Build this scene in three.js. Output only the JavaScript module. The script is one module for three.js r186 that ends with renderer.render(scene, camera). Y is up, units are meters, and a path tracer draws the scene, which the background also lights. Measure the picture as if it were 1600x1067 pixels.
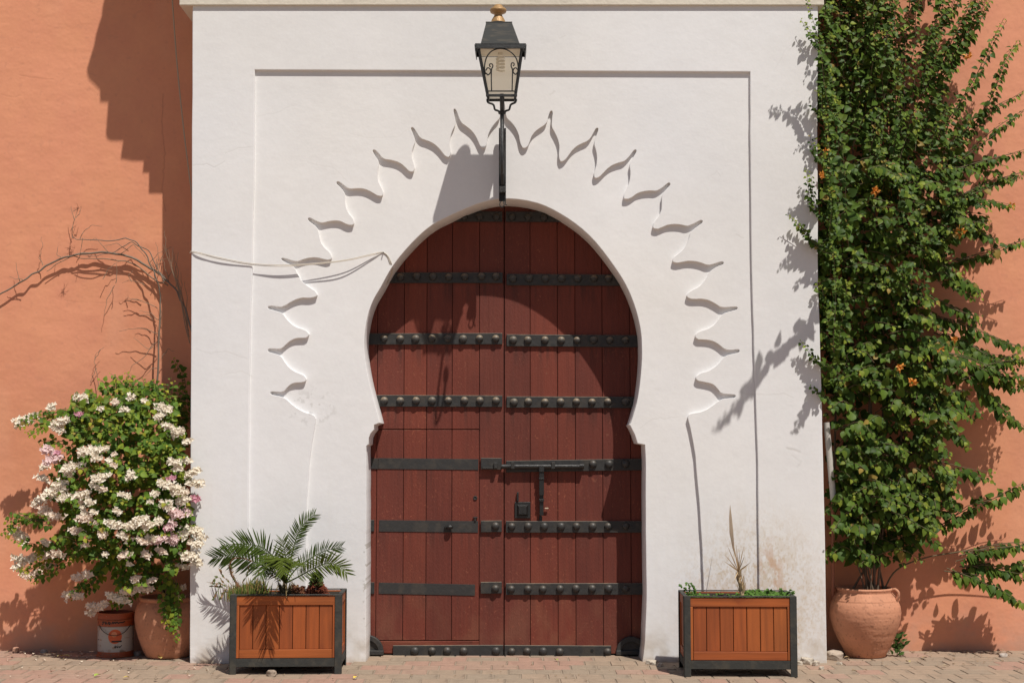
import * as THREE from 'three';
import { RoundedBoxGeometry } from 'three/addons/geometries/RoundedBoxGeometry.js';
import { mergeGeometries, toCreasedNormals } from 'three/addons/utils/BufferGeometryUtils.js';

// ---------------------------------------------------------------- camera, sky, sun, exposure
const scene = new THREE.Scene();
const TILT = 4.22 * Math.PI / 180, FOCAL = 2257, EYE = new THREE.Vector3(0.056, 1.538, 10.5);
const camera = new THREE.PerspectiveCamera(2 * Math.atan(533.5 / FOCAL) * 180 / Math.PI, 1024 / 682, 0.1, 300);
camera.position.copy(EYE);
camera.rotation.x = TILT;
scene.add(camera);

const SUN = new THREE.Vector3(0.57, 2.03, 1.0).normalize();
{
  const w = 512, h = 256, d = new Float32Array(w * h * 4), v = new THREE.Vector3();
  for (let j = 0; j < h; j++) for (let i = 0; i < w; i++) {
    const th = (j + 0.5) / h * Math.PI - Math.PI / 2, ph = ((i + 0.5) / w - 0.5) * 2 * Math.PI;
    v.set(Math.cos(th) * Math.cos(ph), Math.sin(th), Math.cos(th) * Math.sin(ph));
    const up = Math.max(0, v.y), k = Math.pow(1 - up, 2.2), g = Math.pow(Math.max(0, v.dot(SUN)), 14) * 0.5;
    const o = (j * w + i) * 4, S = 0.365;
    d[o] = S * (0.30 + 0.52 * k + g); d[o + 1] = S * (0.45 + 0.43 * k + g * 0.95); d[o + 2] = S * (0.78 + 0.20 * k + g * 0.85); d[o + 3] = 1;
  }
  const sky = new THREE.DataTexture(d, w, h, THREE.RGBAFormat, THREE.FloatType);
  sky.mapping = THREE.EquirectangularReflectionMapping; sky.magFilter = THREE.LinearFilter; sky.minFilter = THREE.LinearFilter; sky.needsUpdate = true;
  scene.background = sky; scene.environment = sky;
}
const sun = new THREE.DirectionalLight(new THREE.Color().setRGB(1, 0.955, 0.88), 4.75);
sun.position.copy(SUN).multiplyScalar(20); sun.castShadow = true; sun.shadow.radius = 1;
sun.shadow.mapSize.set(4096, 4096);
Object.assign(sun.shadow.camera, { left: -8, right: 8, top: 8, bottom: -8, near: 1, far: 50 });
scene.add(sun); scene.add(sun.target);

const renderer = new THREE.WebGLRenderer({ antialias: true });
renderer.setSize(1024, 682);
renderer.toneMapping = THREE.LinearToneMapping;
renderer.toneMappingExposure = 0.985;
renderer.shadowMap.enabled = true; renderer.shadowMap.type = THREE.PCFSoftShadowMap;

// ---------------------------------------------------------------- helpers
let seed = 7;
const rnd = () => { seed = (seed * 1664525 + 1013904223) >>> 0; return seed / 4294967296; };
const rr = (a, b) => a + (b - a) * rnd();
const gauss = () => (rnd() + rnd() + rnd() + rnd() - 2) * 0.87;
const V = (x, y, z) => new THREE.Vector3(x, y, z);
const CT = Math.cos(TILT), ST = Math.sin(TILT);
// surveying helper: where the sight line measured at (px, py) in the photograph meets the plane z (or the ground)
function ray(px, py) { const x = (px - 800) / FOCAL, y = -(py - 533.5) / FOCAL; return V(x, y * CT + ST, y * ST - CT); }
function P(px, py, z) { const r = ray(px, py), t = (z - EYE.z) / r.z; return V(EYE.x + r.x * t, EYE.y + r.y * t, z); }
function Gd(px, py, y = 0) { const r = ray(px, py), t = (y - EYE.y) / r.y; return V(EYE.x + r.x * t, y, EYE.z + r.z * t); }

const names = new Map();
function numbered(n) { const c = names.get(n) || 0; names.set(n, c + 1); return c ? n + '_' + String(c).padStart(3, '0') : n; }
function tag(o, label, category, group, kind) { if (label) o.userData.label = label; if (category) o.userData.category = category; if (group) o.userData.group = group; if (kind) o.userData.kind = kind; return o; }
function thing(name, label, category, pos, turn = 0, group) {
  const g = new THREE.Group(); g.name = numbered(name); scene.add(g);
  if (pos) g.position.copy(pos); g.rotation.y = turn;
  return tag(g, label, category, group);
}
function mesh(name, geo, mat, parent) {
  const m = new THREE.Mesh(Array.isArray(geo) ? merge(geo) : geo, mat); m.name = parent ? name : numbered(name);
  m.castShadow = m.receiveShadow = true; (parent || scene).add(m); return m;
}
function merge(list) {
  return mergeGeometries(list.map(g => { const n = g.index ? g.toNonIndexed() : g.clone(); for (const k of Object.keys(n.attributes)) if (!['position', 'normal', 'uv'].includes(k)) n.deleteAttribute(k);
    if (!n.attributes.normal) n.computeVertexNormals();
    if (!n.attributes.uv) n.setAttribute('uv', new THREE.Float32BufferAttribute(new Float32Array(n.attributes.position.count * 2), 2)); return n; }));
}
function planarUV(g, sx = 1, ox = 0, oy = 0, swap = false) {   // uv in metres, by the face's main axis
  const p = g.attributes.position, n = g.attributes.normal, uv = new Float32Array(p.count * 2);
  for (let i = 0; i < p.count; i++) {
    const ax = Math.abs(n.getX(i)), ay = Math.abs(n.getY(i)), az = Math.abs(n.getZ(i));
    let a, b; if (ay > ax && ay > az) { a = p.getX(i); b = p.getZ(i); } else if (ax > az) { a = p.getZ(i); b = p.getY(i); } else { a = p.getX(i); b = p.getY(i); }
    if (swap) [a, b] = [b, a];
    uv[i * 2] = a * sx + ox; uv[i * 2 + 1] = b * sx + oy;
  }
  g.setAttribute('uv', new THREE.BufferAttribute(uv, 2)); return g;
}
function frontUV(g) { const p = g.attributes.position, uv = new Float32Array(p.count * 2); for (let i = 0; i < p.count; i++) { uv[i * 2] = p.getX(i); uv[i * 2 + 1] = p.getY(i); } g.setAttribute('uv', new THREE.BufferAttribute(uv, 2)); return g; }
function box(w, h, d, x = 0, y = 0, z = 0, r = 0) { const g = r ? new RoundedBoxGeometry(w, h, d, 1, r) : new THREE.BoxGeometry(w, h, d); g.translate(x, y, z); return g; }
function tube(pts, r, seg = 0, rad = 6, closed = false) { return new THREE.TubeGeometry(new THREE.CatmullRomCurve3(pts, closed, 'centripetal'), seg || pts.length * 5, r, rad, closed); }
function taperTube(pts, r0, r1, seg = 0, rad = 6) {
  const c = new THREE.CatmullRomCurve3(pts, false, 'centripetal'), n = seg || pts.length * 4, g = new THREE.TubeGeometry(c, n, 1, rad), p = g.attributes.position;
  for (let i = 0; i <= n; i++) { const q = c.getPointAt(i / n), s = r0 + (r1 - r0) * i / n; for (let j = 0; j <= rad; j++) { const k = i * (rad + 1) + j; p.setXYZ(k, q.x + (p.getX(k) - q.x) * s, q.y + (p.getY(k) - q.y) * s, q.z + (p.getZ(k) - q.z) * s); } }
  return g;
}
// value noise
const PERM = new Float32Array(65536); { let s = 99; for (let i = 0; i < 65536; i++) { s = (s * 1664525 + 1013904223) >>> 0; PERM[i] = s / 4294967296; } }
function hsh(x, y) { let h = Math.imul(x | 0, 374761393) + Math.imul(y | 0, 668265263) | 0; h = Math.imul(h ^ (h >>> 15), 2246822519); h = Math.imul(h ^ (h >>> 13), 3266489917); return PERM[(h ^ (h >>> 16)) & 65535]; }
function vn(x, y) { const xi = Math.floor(x), yi = Math.floor(y); let u = x - xi, v = y - yi; u = u * u * (3 - 2 * u); v = v * v * (3 - 2 * v);
  const a = hsh(xi, yi), b = hsh(xi + 1, yi), c = hsh(xi, yi + 1), d = hsh(xi + 1, yi + 1); return a + (b - a) * u + (c - a) * v + (a - b - c + d) * u * v; }
function fbm(x, y, o = 4) { let s = 0, a = 0.5, t = 0; for (let i = 0; i < o; i++) { s += a * vn(x, y); t += a; x = x * 2.03 + 17.1; y = y * 2.03 + 5.7; a *= 0.5; } return s / t; }
const clamp = (x, a = 0, b = 1) => x < a ? a : x > b ? b : x;
const sm = (a, b, x) => { x = clamp((x - a) / (b - a)); return x * x * (3 - 2 * x); };
const s2 = x => Math.round(255 * (x <= 0.0031308 ? 12.92 * x : 1.055 * Math.pow(x, 1 / 2.4) - 0.055));
// texture over the rectangle x0..x1, y0..y1 in metres (uv in metres); f(x, y) returns [r, g, b] linear
function texOver(x0, x1, y0, y1, w, h, f, srgb, wrap = THREE.ClampToEdgeWrapping) {
  const d = new Uint8Array(w * h * 4);
  for (let j = 0; j < h; j++) for (let i = 0; i < w; i++) {
    const c = f(x0 + (i + 0.5) / w * (x1 - x0), y0 + (j + 0.5) / h * (y1 - y0)), o = (j * w + i) * 4;
    if (srgb) { d[o] = s2(clamp(c[0])); d[o + 1] = s2(clamp(c[1])); d[o + 2] = s2(clamp(c[2])); } else { d[o] = d[o + 1] = d[o + 2] = 255 * clamp(c); }
    d[o + 3] = 255;
  }
  const t = new THREE.DataTexture(d, w, h); t.magFilter = THREE.LinearFilter; t.minFilter = THREE.LinearMipmapLinearFilter; t.generateMipmaps = true;
  t.wrapS = t.wrapT = wrap; if (srgb) t.colorSpace = THREE.SRGBColorSpace;
  t.repeat.set(1 / (x1 - x0), 1 / (y1 - y0)); t.offset.set(-x0 / (x1 - x0), -y0 / (y1 - y0)); t.needsUpdate = true; return t;
}
const lin = (r, g, b) => new THREE.Color().setRGB(r, g, b);
const std = (c, rough = 0.8, extra = {}) => new THREE.MeshStandardMaterial({ color: c, roughness: rough, ...extra });

// ---------------------------------------------------------------- plaster materials
const Z_A = 0, Z_B = -0.0235, Z_C = -0.0505, Z_D = -0.39, Z_W = -0.62;
// thin cracks in the plaster: polylines in metres
function crackField(list) {
  return (x, y) => { let m = 0; for (const c of list) { if (x < c.bx0 || x > c.bx1 || y < c.by0 || y > c.by1) continue; for (let i = 0; i + 1 < c.p.length; i++) { const [ax, ay] = c.p[i], [bx, by] = c.p[i + 1], dx = bx - ax, dy = by - ay, t = clamp(((x - ax) * dx + (y - ay) * dy) / (dx * dx + dy * dy)); const q = Math.hypot(x - ax - dx * t, y - ay - dy * t); if (q < c.w) m = Math.max(m, (1 - q / c.w) * c.s); } } return m; };
}
function crack(px, z, w, s, wob = 0.006) {
  const p = []; for (let i = 0; i + 1 < px.length; i++) { const a = P(px[i][0], px[i][1], z), b = P(px[i + 1][0], px[i + 1][1], z), n = Math.max(2, Math.ceil(a.distanceTo(b) / 0.03)); for (let k = 0; k < n; k++) p.push([a.x + (b.x - a.x) * k / n + gauss() * wob, a.y + (b.y - a.y) * k / n + gauss() * wob]); }
  const l = P(...px[px.length - 1], z); p.push([l.x, l.y]);
  const xs = p.map(q => q[0]), ys = p.map(q => q[1]);
  return { p, w, s, bx0: Math.min(...xs) - w, bx1: Math.max(...xs) + w, by0: Math.min(...ys) - w, by1: Math.max(...ys) + w };
}
const whiteCracks = crackField([
  crack([[300, 258], [322, 256], [335, 262], [350, 252]], 0, 0.006, 0.5), crack([[352, 240], [370, 232], [395, 229]], 0, 0.006, 0.4),
  crack([[400, 182], [430, 176], [460, 165]], Z_B, 0.006, 0.25), crack([[480, 255], [520, 262], [545, 285]], Z_B, 0.007, 0.2),
  crack([[1230, 700], [1250, 706]], 0, 0.014, 0.8), crack([[1238, 712], [1252, 722], [1246, 730]], 0, 0.012, 0.35), crack([[1155, 612], [1185, 618], [1225, 615], [1240, 622]], 0, 0.007, 0.4),
  crack([[1000, 668], [1020, 655], [1060, 652]], Z_C, 0.006, 0.35), crack([[305, 545], [330, 552], [350, 549], [385, 560]], 0, 0.008, 0.3), crack([[860, 700], [870, 698]], Z_C, .005, .2),
  crack([[640, 200], [620, 215], [570, 215], [545, 208]], Z_B, 0.006, 0.2), crack([[1150, 365], [1162, 372]], Z_B, 0.008, 0.4), crack([[875, 60], [883, 56]], 0, .006, .4), crack([[860, 148], [866, 143]], Z_B, .01, .5),
  crack([[1110, 275], [1120, 268], [1126, 276]], Z_B, .006, .3), crack([[350, 585], [378, 580], [392, 588]], 0, .007, .35), crack([[1255, 60], [1230, 75], [1210, 110]], 0, .006, .2)]);
const pt = (px, py, z) => { const p = P(px, py, z); return [p.x, p.y]; };
const [spX, spY] = pt(1185, 905, 0), [flX, flY] = pt(487, 637, Z_C), [st1X, st1Y] = pt(1205, 900, 0);
const jambL = pt(574, 950, Z_C);
const whiteMap = texOver(-2.5, 2.5, -0.1, 4.95, 1536, 1536, (x, y) => {
  const big = fbm(x * 1.1 + 3, y * 0.9, 4), mid = fbm(x * 6, y * 5 + 9, 3), fine = vn(x * 60, y * 60);
  let r = 0.755 + (big - 0.5) * 0.09 + (mid - 0.5) * 0.03 + (fine - 0.5) * 0.02, g = r * 0.984, b = r * 0.975;
  const cold = (fbm(x * 0.8 + 30, y * 0.8, 3) - 0.5) * 0.06; r *= 1 - cold * 0.5; b *= 1 + cold;
  // splash and rising damp behind the right planter, dirt at the foot of the wall
  const dz = 1.15 * sm(1.0, 0.10, Math.hypot((x - spX) * 1.30, (y - 0.42) * 1.15)), d1 = Math.min(.8, dz * (sm(0.40, 0.62, fbm(x * 42, y * 26 + 4, 4)) * .34 + sm(.56, .68, fbm(x * 95, y * 60, 2)) * .42 + sm(.35, .7, fbm(x * 7, y * 4, 3)) * .22));
  const rust = sm(0.34, 0.0, Math.hypot((x - st1X) * 2.4, (y - st1Y) * 0.9)) * sm(0.42, 0.68, fbm(x * 26, y * 14, 3)) * 0.75;
  const foot = sm(0.42, 0.0, y) * sm(0.34, 0.78, fbm(x * 8, y * 9 + 31, 4)) * 0.65 + sm(0.05, 0.0, y) * 0.45;
  const drip = sm(0.58, 0.8, fbm(x * 26, y * 0.9 + 70, 3)) * sm(0.6, 2.6, 2.2 - y + big) * 0.10;
  const flake = sm(0.30, 0.05, Math.hypot(x - flX, (y - flY) * 1.5)) * sm(0.60, 0.70, fbm(x * 34, y * 34, 3));
  const mix = (m, R, G, B) => { r += (R - r) * m; g += (G - g) * m; b += (B - b) * m; };
  mix(d1, 0.55, 0.44, 0.31); mix(rust, 0.52, 0.30, 0.17); mix(foot, 0.46, 0.38, 0.29); mix(drip, 0.62, 0.58, 0.50); mix(flake * 0.42, 0.44, 0.43, 0.41);
  const jd = sm(.035, .01, Math.abs(x - jambL[0] + .01)) * sm(1.0, .8, y) * sm(.2, .35, y) * sm(0.62, 0.70, fbm(x * 55, y * 42, 3)); mix(jd * .6, 0.33, 0.30, 0.25);
  const cr = whiteCracks(x, y); mix(cr * 0.42, 0.40, 0.37, 0.33);
  return [r, g, b];
}, true);
const whiteBump = texOver(-2.5, 2.5, -0.1, 4.95, 1536, 1536, (x, y) => {
  let v = 0.5 + (fbm(x * 2.2, y * 2.6, 3) - 0.5) * 0.75 + (fbm(x * 13 + 7, y * 17, 3) - 0.5) * 0.20 + (vn(x * 90, y * 90) - 0.5) * 0.035 + (fbm(x * 45, y * 28, 2) - 0.5) * 0.045;
  const flake = sm(0.34, 0.05, Math.hypot(x - flX, (y - flY) * 1.5)) * fbm(x * 30, y * 30, 3) * 0.22; v -= flake;
  v += sm(0.35, 0, y) * (fbm(x * 22, y * 22, 3) - 0.5) * 0.3;
  return v - whiteCracks(x, y) * 0.16;
}, false);
const M = {};
M.white = std(lin(1, 1, 1), 0.92, { map: whiteMap, bumpMap: whiteBump, bumpScale: 0.0052 });
const orCracks = crackField([
  crack([[255, 145], [252, 190], [257, 240], [253, 300], [258, 330]], Z_W, 0.007, 0.7), crack([[30, 118], [60, 122], [82, 124]], Z_W, 0.006, 0.4), crack([[140, 515], [152, 545], [148, 590]], Z_W, 0.008, 0.0),
  crack([[1470, 468], [1530, 470], [1565, 480]], Z_W, 0.006, 0.4), crack([[1545, 975], [1552, 1000]], Z_W, 0.008, 0.5), crack([[1490, 505], [1540, 512]], Z_W, 0.005, 0.3), crack([[0, 148], [20, 152], [32, 149]], Z_W, .006, .35), crack([[100, 470], [160, 474], [200, 470]], Z_W, .005, .3)]);
const orangeMap = texOver(-7, 7, -0.1, 6.9, 2048, 1024, (x, y) => {
  const big = fbm(x * 0.8 + 11, y * 0.7, 4), mid = fbm(x * 5 + 2, y * 4, 3), fine = vn(x * 50, y * 50);
  const k = 1 + (big - 0.5) * 0.22 + (mid - 0.5) * 0.10 + (fine - 0.5) * 0.04;
  let r = 0.68 * k, g = 0.285 * k * (1 + (mid - 0.5) * 0.08), b = 0.160 * k * (1 + (big - 0.5) * 0.15);
  const mix = (m, R, G, B) => { r += (R - r) * m; g += (G - g) * m; b += (B - b) * m; };
  mix(sm(0.55, 0.8, fbm(x * 3 + 40, y * 1.2, 4)) * 0.18, 0.74, 0.40, 0.26);
  mix(sm(0.5, 0.02, y) * sm(0.3, 0.75, fbm(x * 6, y * 7, 4)) * 0.65, 0.48, 0.28, 0.20);
  mix(sm(0.10, 0.0, y) * 0.4, 0.36, 0.22, 0.16);
  mix(sm(0.77, 0.82, fbm(x * 24 + 5, y * 24, 2)) * 0.4, 0.58, 0.25, 0.15);
  mix(orCracks(x, y) * 0.6, 0.30, 0.12, 0.07);
  return [r, g, b];
}, true);
const orangeBump = texOver(-7, 7, -0.1, 6.9, 2048, 1024, (x, y) => 0.5 + (fbm(x * 2.0 + 5, y * 3.0, 3) - 0.5) * 0.6 + (fbm(x * 9, y * 16, 3) - 0.5) * 0.22 + (vn(x * 60, y * 60) - 0.5) * 0.05 - orCracks(x, y) * 0.2, false);
M.orange = std(lin(1, 1, 1), 0.93, { map: orangeMap, bumpMap: orangeBump, bumpScale: 0.012 });

// ---------------------------------------------------------------- ground and pavement
{
  const sandMap = texOver(-4, 4, -4, 4, 512, 512, (x, y) => { const k = 0.8 + 0.4 * fbm(x * 4, y * 4, 5); return [0.29 * k, 0.225 * k, 0.165 * k]; }, true, THREE.MirroredRepeatWrapping);
  const g = new THREE.PlaneGeometry(240, 240); g.rotateX(-Math.PI / 2); g.translate(0, -0.0045, 80); planarUV(g);
  tag(mesh('ground', g, std(lin(1, 1, 1), 0.95, { map: sandMap })), 'sandy dust in the joints and around the pavers', null, null, 'structure');
  const pave = thing('pavement', 'strip of worn pinkish and tan pavers before the gateway', null); pave.userData.kind = 'structure';
  const pMap = texOver(-1, 1, -1, 1, 512, 512, (x, y) => { const k = 0.80 + 0.40 * fbm(x * 14, y * 14, 4) + (vn(x * 120, y * 120) - .5) * .16 - sm(0.66, 0.76, fbm(x * 5 + 9, y * 5, 4)) * .3; return [k * .8, k * .79, k * .77]; }, true, THREE.MirroredRepeatWrapping);
  const pBump = texOver(-1, 1, -1, 1, 512, 512, (x, y) => 0.5 + (fbm(x * 18, y * 18, 4) - 0.5) * .8 + (vn(x * 130, y * 130) - .5) * .2, false, THREE.MirroredRepeatWrapping);
  const cols = [[.37, .275, .200], [.395, .29, .21], [.35, .27, .20], [.405, .268, .20], [.42, .258, .195], [.335, .25, .185], [.385, .29, .215], [.42, .275, .208]];
  const mats = cols.map(c => std(lin(c[0] * 1.02, c[1] * 1.02, c[2] * 1.02), 0.9, { map: pMap, bumpMap: pBump, bumpScale: 0.006 }));
  const W = 0.185, D = 0.20, H = 0.04;
  const geos = [0, 1, 2, 3].map(k => { const q = box(W - 0.007 - k * .001, H, D - 0.007 - (k % 2) * .002, 0, -H / 2, 0, 0.005); const p = q.attributes.position; for (let i = 0; i < p.count; i++) p.setY(i, p.getY(i) + (fbm(p.getX(i) * 9 + k * 7, p.getZ(i) * 9, 2) - .5) * .004); return planarUV(q, 1, k * 0.37, k * 0.61); });
  const rows = [], rest = mats.map(() => []);
  let row = 0;
  for (let z = -0.60; z < 5.2; z += D, row++) for (let x = -7 + (row % 2) * W / 2 - hsh(row, 3) * .03; x < 7; x += W) rows.push([x + (row % 2 ? 0 : .004), z, row]);
  const near = rows.filter(r => Math.abs(r[0]) < 3.6 && r[1] < 0.95).sort((a, b) => b[1] - a[1]).slice(0, 298);
  const keep = new Set(near);
  for (const r of rows) {
    const pink = fbm(r[0] * 0.9 + 4, r[1] * 1.5, 2); let m = Math.floor(rnd() * 3); if (pink > 0.52) m = 3 + Math.floor(rnd() * 2); if (rnd() < 0.16) m = Math.floor(rnd() * 8);
    const g0 = geos[Math.floor(rnd() * 4)], y = rr(-0.002, 0.003), ry = rr(-.018, .018), rx = rr(-.009, .009), rz = rr(-.009, .009);
    if (keep.has(r)) { const q = mesh('paver', g0, mats[m], pave); q.position.set(r[0], y, r[1]); q.rotation.set(rx, ry, rz); }
    else { const q = g0.clone(); q.rotateY(ry); q.translate(r[0], y, r[1]); rest[m].push(q); }
  }
  rest.forEach((l, m) => { if (l.length) tag(mesh('paver_field', l, mats[m], pave), null, null, null, 'stuff'); });
}

// ---------------------------------------------------------------- orange walls
{
  for (const [side, x0, x1, label] of [[-1, -7, -2.1, 'orange plastered wall left of the white gateway'], [1, 2.1, 7, 'orange plastered wall behind the green climber, right of the white gateway']]) {
    const g = box(x1 - x0, 6.9, 0.35, (x0 + x1) / 2, 3.35, Z_W - 0.175); frontUV(g);
    tag(mesh('orange_wall', g, M.orange), label, 'wall', 'orange plastered walls').userData.kind = 'structure';
  }
}

// ---------------------------------------------------------------- white gateway
const curve2 = (pts, n) => { const c = new THREE.CatmullRomCurve3(pts.map(p => V(p[0], p[1], 0)), false, 'centripetal'); return c.getPoints(n).map(q => [q.x, q.y]); };
function line2(a, b, step, wob) { const n = Math.max(1, Math.ceil(Math.hypot(b[0] - a[0], b[1] - a[1]) / step)), o = []; for (let i = 0; i < n; i++) { const t = i / n; o.push([a[0] + (b[0] - a[0]) * t + (i ? gauss() * wob : 0), a[1] + (b[1] - a[1]) * t + (i ? gauss() * wob : 0)]); } return o; }
function poly(pts, step = 0.25, wob = 0.0025) { const o = []; for (let i = 0; i + 1 < pts.length; i++) o.push(...line2(pts[i], pts[i + 1], step, wob)); o.push(pts[pts.length - 1]); return o; }
function slab(outline, z0, z1, bev) {
  const sh = new THREE.Shape(outline.map(p => new THREE.Vector2(p[0], p[1])));
  const g = new THREE.ExtrudeGeometry(sh, { depth: z1 - z0 - 2 * bev, bevelEnabled: true, bevelThickness: bev, bevelSize: bev, bevelOffset: -bev, bevelSegments: 2, curveSegments: 1 });
  g.translate(0, 0, z0 + bev); g.computeVertexNormals();
  const flat = g.attributes.normal.clone(), c = toCreasedNormals(g, 0.4), n = c.attributes.normal, p = c.attributes.position;
  for (let i = 0; i < n.count; i++) if (flat.getZ(i) > 0.999) n.setXYZ(i, 0, 0, 1);
  return frontUV(c);
}
const gate = thing('white_gateway', 'white plastered gateway with a scalloped star moulding round its horseshoe arch', 'gateway');
gate.userData.kind = 'structure';
const starOutline = [], archOutline = [];
{
  const yB = -0.03;
  const A = (px, py) => pt(px, py, Z_A);
  const oL = [A(296, 1036), A(296, 900), A(297, 700), A(298, 500), A(299, 250), A(300, 6)], oR = [A(1279, 6), A(1278, 250), A(1279, 450), A(1284, 600), A(1287, 720), A(1290, 850), A(1293, 1036)];
  oL[0][1] = yB; oR[oR.length - 1][1] = yB; oL[oL.length - 1][1] = oR[0][1] = 4.90;
  const pR = [A(1188, 1036), A(1186, 860), A(1184, 700), A(1179, 560), A(1175, 420), A(1173, 250), A(1172.5, 112)], pL = [A(397.5, 109), A(397, 250), A(394, 400), A(389, 600), A(388, 740), A(387, 1036)];
  pR[0][1] = yB; pL[pL.length - 1][1] = yB;
  const outA = [...poly(oL), ...poly(oR), ...poly(pR, .12, .002), ...poly(pL, .12, .002)];
  // star: valleys and tips, left foot to right foot
  const tips = [[422, 614], [418, 547], [418, 480], [439, 404], [481, 341], [526, 284], [583, 234], [643, 199], [710, 170], [786, 160], [862, 173], [934, 200], [994, 234], [1047, 286], [1098, 345], [1131, 410], [1153, 481], [1156, 548], [1150, 619]];
  const vals = [[493, 654], [475, 592], [479, 522], [492, 460], [515, 402], [550, 348], [595, 303], [644, 265], [700, 242], [755, 228], [819, 228], [878, 249], [932, 275], [978, 308], [1024, 354], [1055, 407], [1077, 462], [1090, 525], [1091, 590], [1075, 652]];
  const star = [];
  for (let i = 0; i < tips.length; i++) {
    const t = pt(...tips[i], Z_B), a = pt(...vals[i], Z_B), b = pt(...vals[i + 1], Z_B), mx = (a[0] + b[0]) / 2, my = (a[1] + b[1]) / 2;
    // keeps the tooth's own axis: interpolate each flank from the tip towards its valley, pinched near the tip
    const flank = v => [[0.02, 0.06], [0.15, 0.095], [0.28, 0.125], [0.37, 0.20], [0.47, 0.40], [0.60, 0.61], [0.74, 0.735], [0.88, 0.79], [0.985, 0.85]].map(([s, w]) => [s, w + gauss() * .012]).map(([s, w]) => { const cx = t[0] + (mx - t[0]) * s, cy = t[1] + (my - t[1]) * s; return [cx + (v[0] - mx) * w, cy + (v[1] - my) * w]; });
    const fa = flank(a).reverse(), fb = flank(b);
    if (i === 0) star.push(a); else star.push([a[0] + (mx - t[0]) * 0.05, a[1] + (my - t[1]) * 0.05]);
    star.push(...fa, t, ...fb);
  }
  star.push(pt(...vals[vals.length - 1], Z_B));
  const legL = [pt(474, 1036, Z_B), pt(477, 900, Z_B), pt(479, 780, Z_B), pt(485, 705, Z_B), pt(491, 668, Z_B)], legR = [pt(1079, 668, Z_B), pt(1087, 712, Z_B), pt(1093, 780, Z_B), pt(1098, 860, Z_B), pt(1101, 940, Z_B), pt(1103, 1036, Z_B)];
  legL[0][1] = yB; legR[legR.length - 1][1] = yB;
  starOutline.push(...poly(legL, .12, .002), ...curve2(star, star.length * 5), ...poly(legR, .12, .002));
  const grow = 0.015;
  const outB = [[pL[5][0] - grow, yB], [pL[3][0] - grow, pL[3][1]], [pL[0][0] - grow, pL[0][1] + grow], [pR[6][0] + grow, pR[6][1] + grow], [pR[4][0] + grow, pR[4][1]], [pR[2][0] + grow, pR[2][1]], [pR[0][0] + grow, yB], ...starOutline.slice().reverse()];
  // arch opening
  const C = (px, py) => pt(px, py, Z_C);
  const jl = [C(571, 1034), C(572, 900), C(572.5, 790), C(572, 697)], nl = [C(575.5, 694), C(576, 684), C(579, 677), C(584, 671), C(584, 664), C(593.5, 660.5)];
  const al = [[593.5, 660.5], [587, 636], [577, 598], [570.5, 562], [568.8, 540], [570, 518], [575.5, 489], [584, 467], [594, 450], [612.6, 417], [642, 381], [673, 353], [702, 337.5], [751, 317], [788, 310.5], [840, 317.5], [883, 338.5], [922, 369], [959, 415], [980, 449], [994.4, 486], [1001.6, 519], [1003, 541], [1002.7, 568], [996.5, 623], [986, 661]].map(p => C(...p));
  const nr = [C(984, 663.5), C(987.5, 670), C(992, 679), C(996.5, 693), C(1008, 695)], jr = [C(1009, 716), C(1009.5, 850), C(1010.5, 930), C(1008, 1000), C(1003, 1034)];
  jl[0][1] = yB; jr[jr.length - 1][1] = yB;
  archOutline.push(...poly(jl, .1, .002), ...nl.slice(0, 5), ...curve2(al, 90), ...nr, ...poly(jr, .1, .002));
  const cx0 = pL[1][0] + 0.02, cx1 = pR[2][0] - 0.02, cy1 = pL[0][1] - 0.02;
  const outC = [[cx0, yB], [cx0, cy1], [cx1, cy1], [cx1, yB], ...archOutline.slice().reverse()];
  const wallGeo = [slab(outA, Z_W - .05, Z_A, 0.007), slab(outB, -0.37, Z_B, 0.0035), slab(outC, Z_D + 0.001, Z_C, 0.005)];
  mesh('wall', wallGeo, M.white, gate);
  // back of the gate passage, closed behind the door leaves
  mesh('back_wall', box(3.0, 4.3, 0.2, 0, 2.12, Z_D - 0.18), std(lin(.05, .035, .03), 0.95), gate);
  // cornice and the stepped roof above the frame, which throws the stepped shade on the left wall
  const trim = std(lin(.66, .60, .50), 0.9, { bumpMap: whiteBump, bumpScale: .02 });
  const xL = -2.30, xR = 2.27, yc = pt(300, 8, .022)[1];
  const place = (px, py) => { const p = P(px, py, Z_W), q = (xL + 0.57 * Z_W - p.x) / 1.57; return [q, p.y + 2.03 * (q - Z_W)]; };
  const c0 = P(231, 293, Z_W), xe = Math.min(xL - .02, c0.x + 0.57 * (.022 - Z_W)), [, y1] = place(223, 271);
  mesh('cornice', frontUV(box(2 * .05 + xR - xe, y1 + .01 - yc, .022 - Z_W + .1, (xR + .1 + xe) / 2, (y1 + .01 + yc) / 2, (.022 + Z_W - .1) / 2, .008)), trim, gate);
  const loft = pts => { // rings of the moulding, mitred at both corners
    const pos = [], idx = []; pts.forEach(([q, y]) => { const qq = Math.max(q, .004); pos.push(xL - qq, y, Z_W - .1, xL - qq, y, qq, xR + Math.min(qq, .3), y, qq, xR + Math.min(qq, .3), y, Z_W - .1); });
    for (let i = 0; i + 1 < pts.length; i++) for (let k = 0; k < 3; k++) { const a = i * 4 + k; idx.push(a, a + 1, a + 5, a, a + 5, a + 4); }
    const e = (pts.length - 1) * 4; idx.push(0, 3, 2, 0, 2, 1, e, e + 1, e + 2, e, e + 2, e + 3);
    const g = new THREE.BufferGeometry(); g.setAttribute('position', new THREE.Float32BufferAttribute(pos, 3)); g.setIndex(idx); const n = g.toNonIndexed(); n.computeVertexNormals(); return frontUV(n); };
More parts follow.
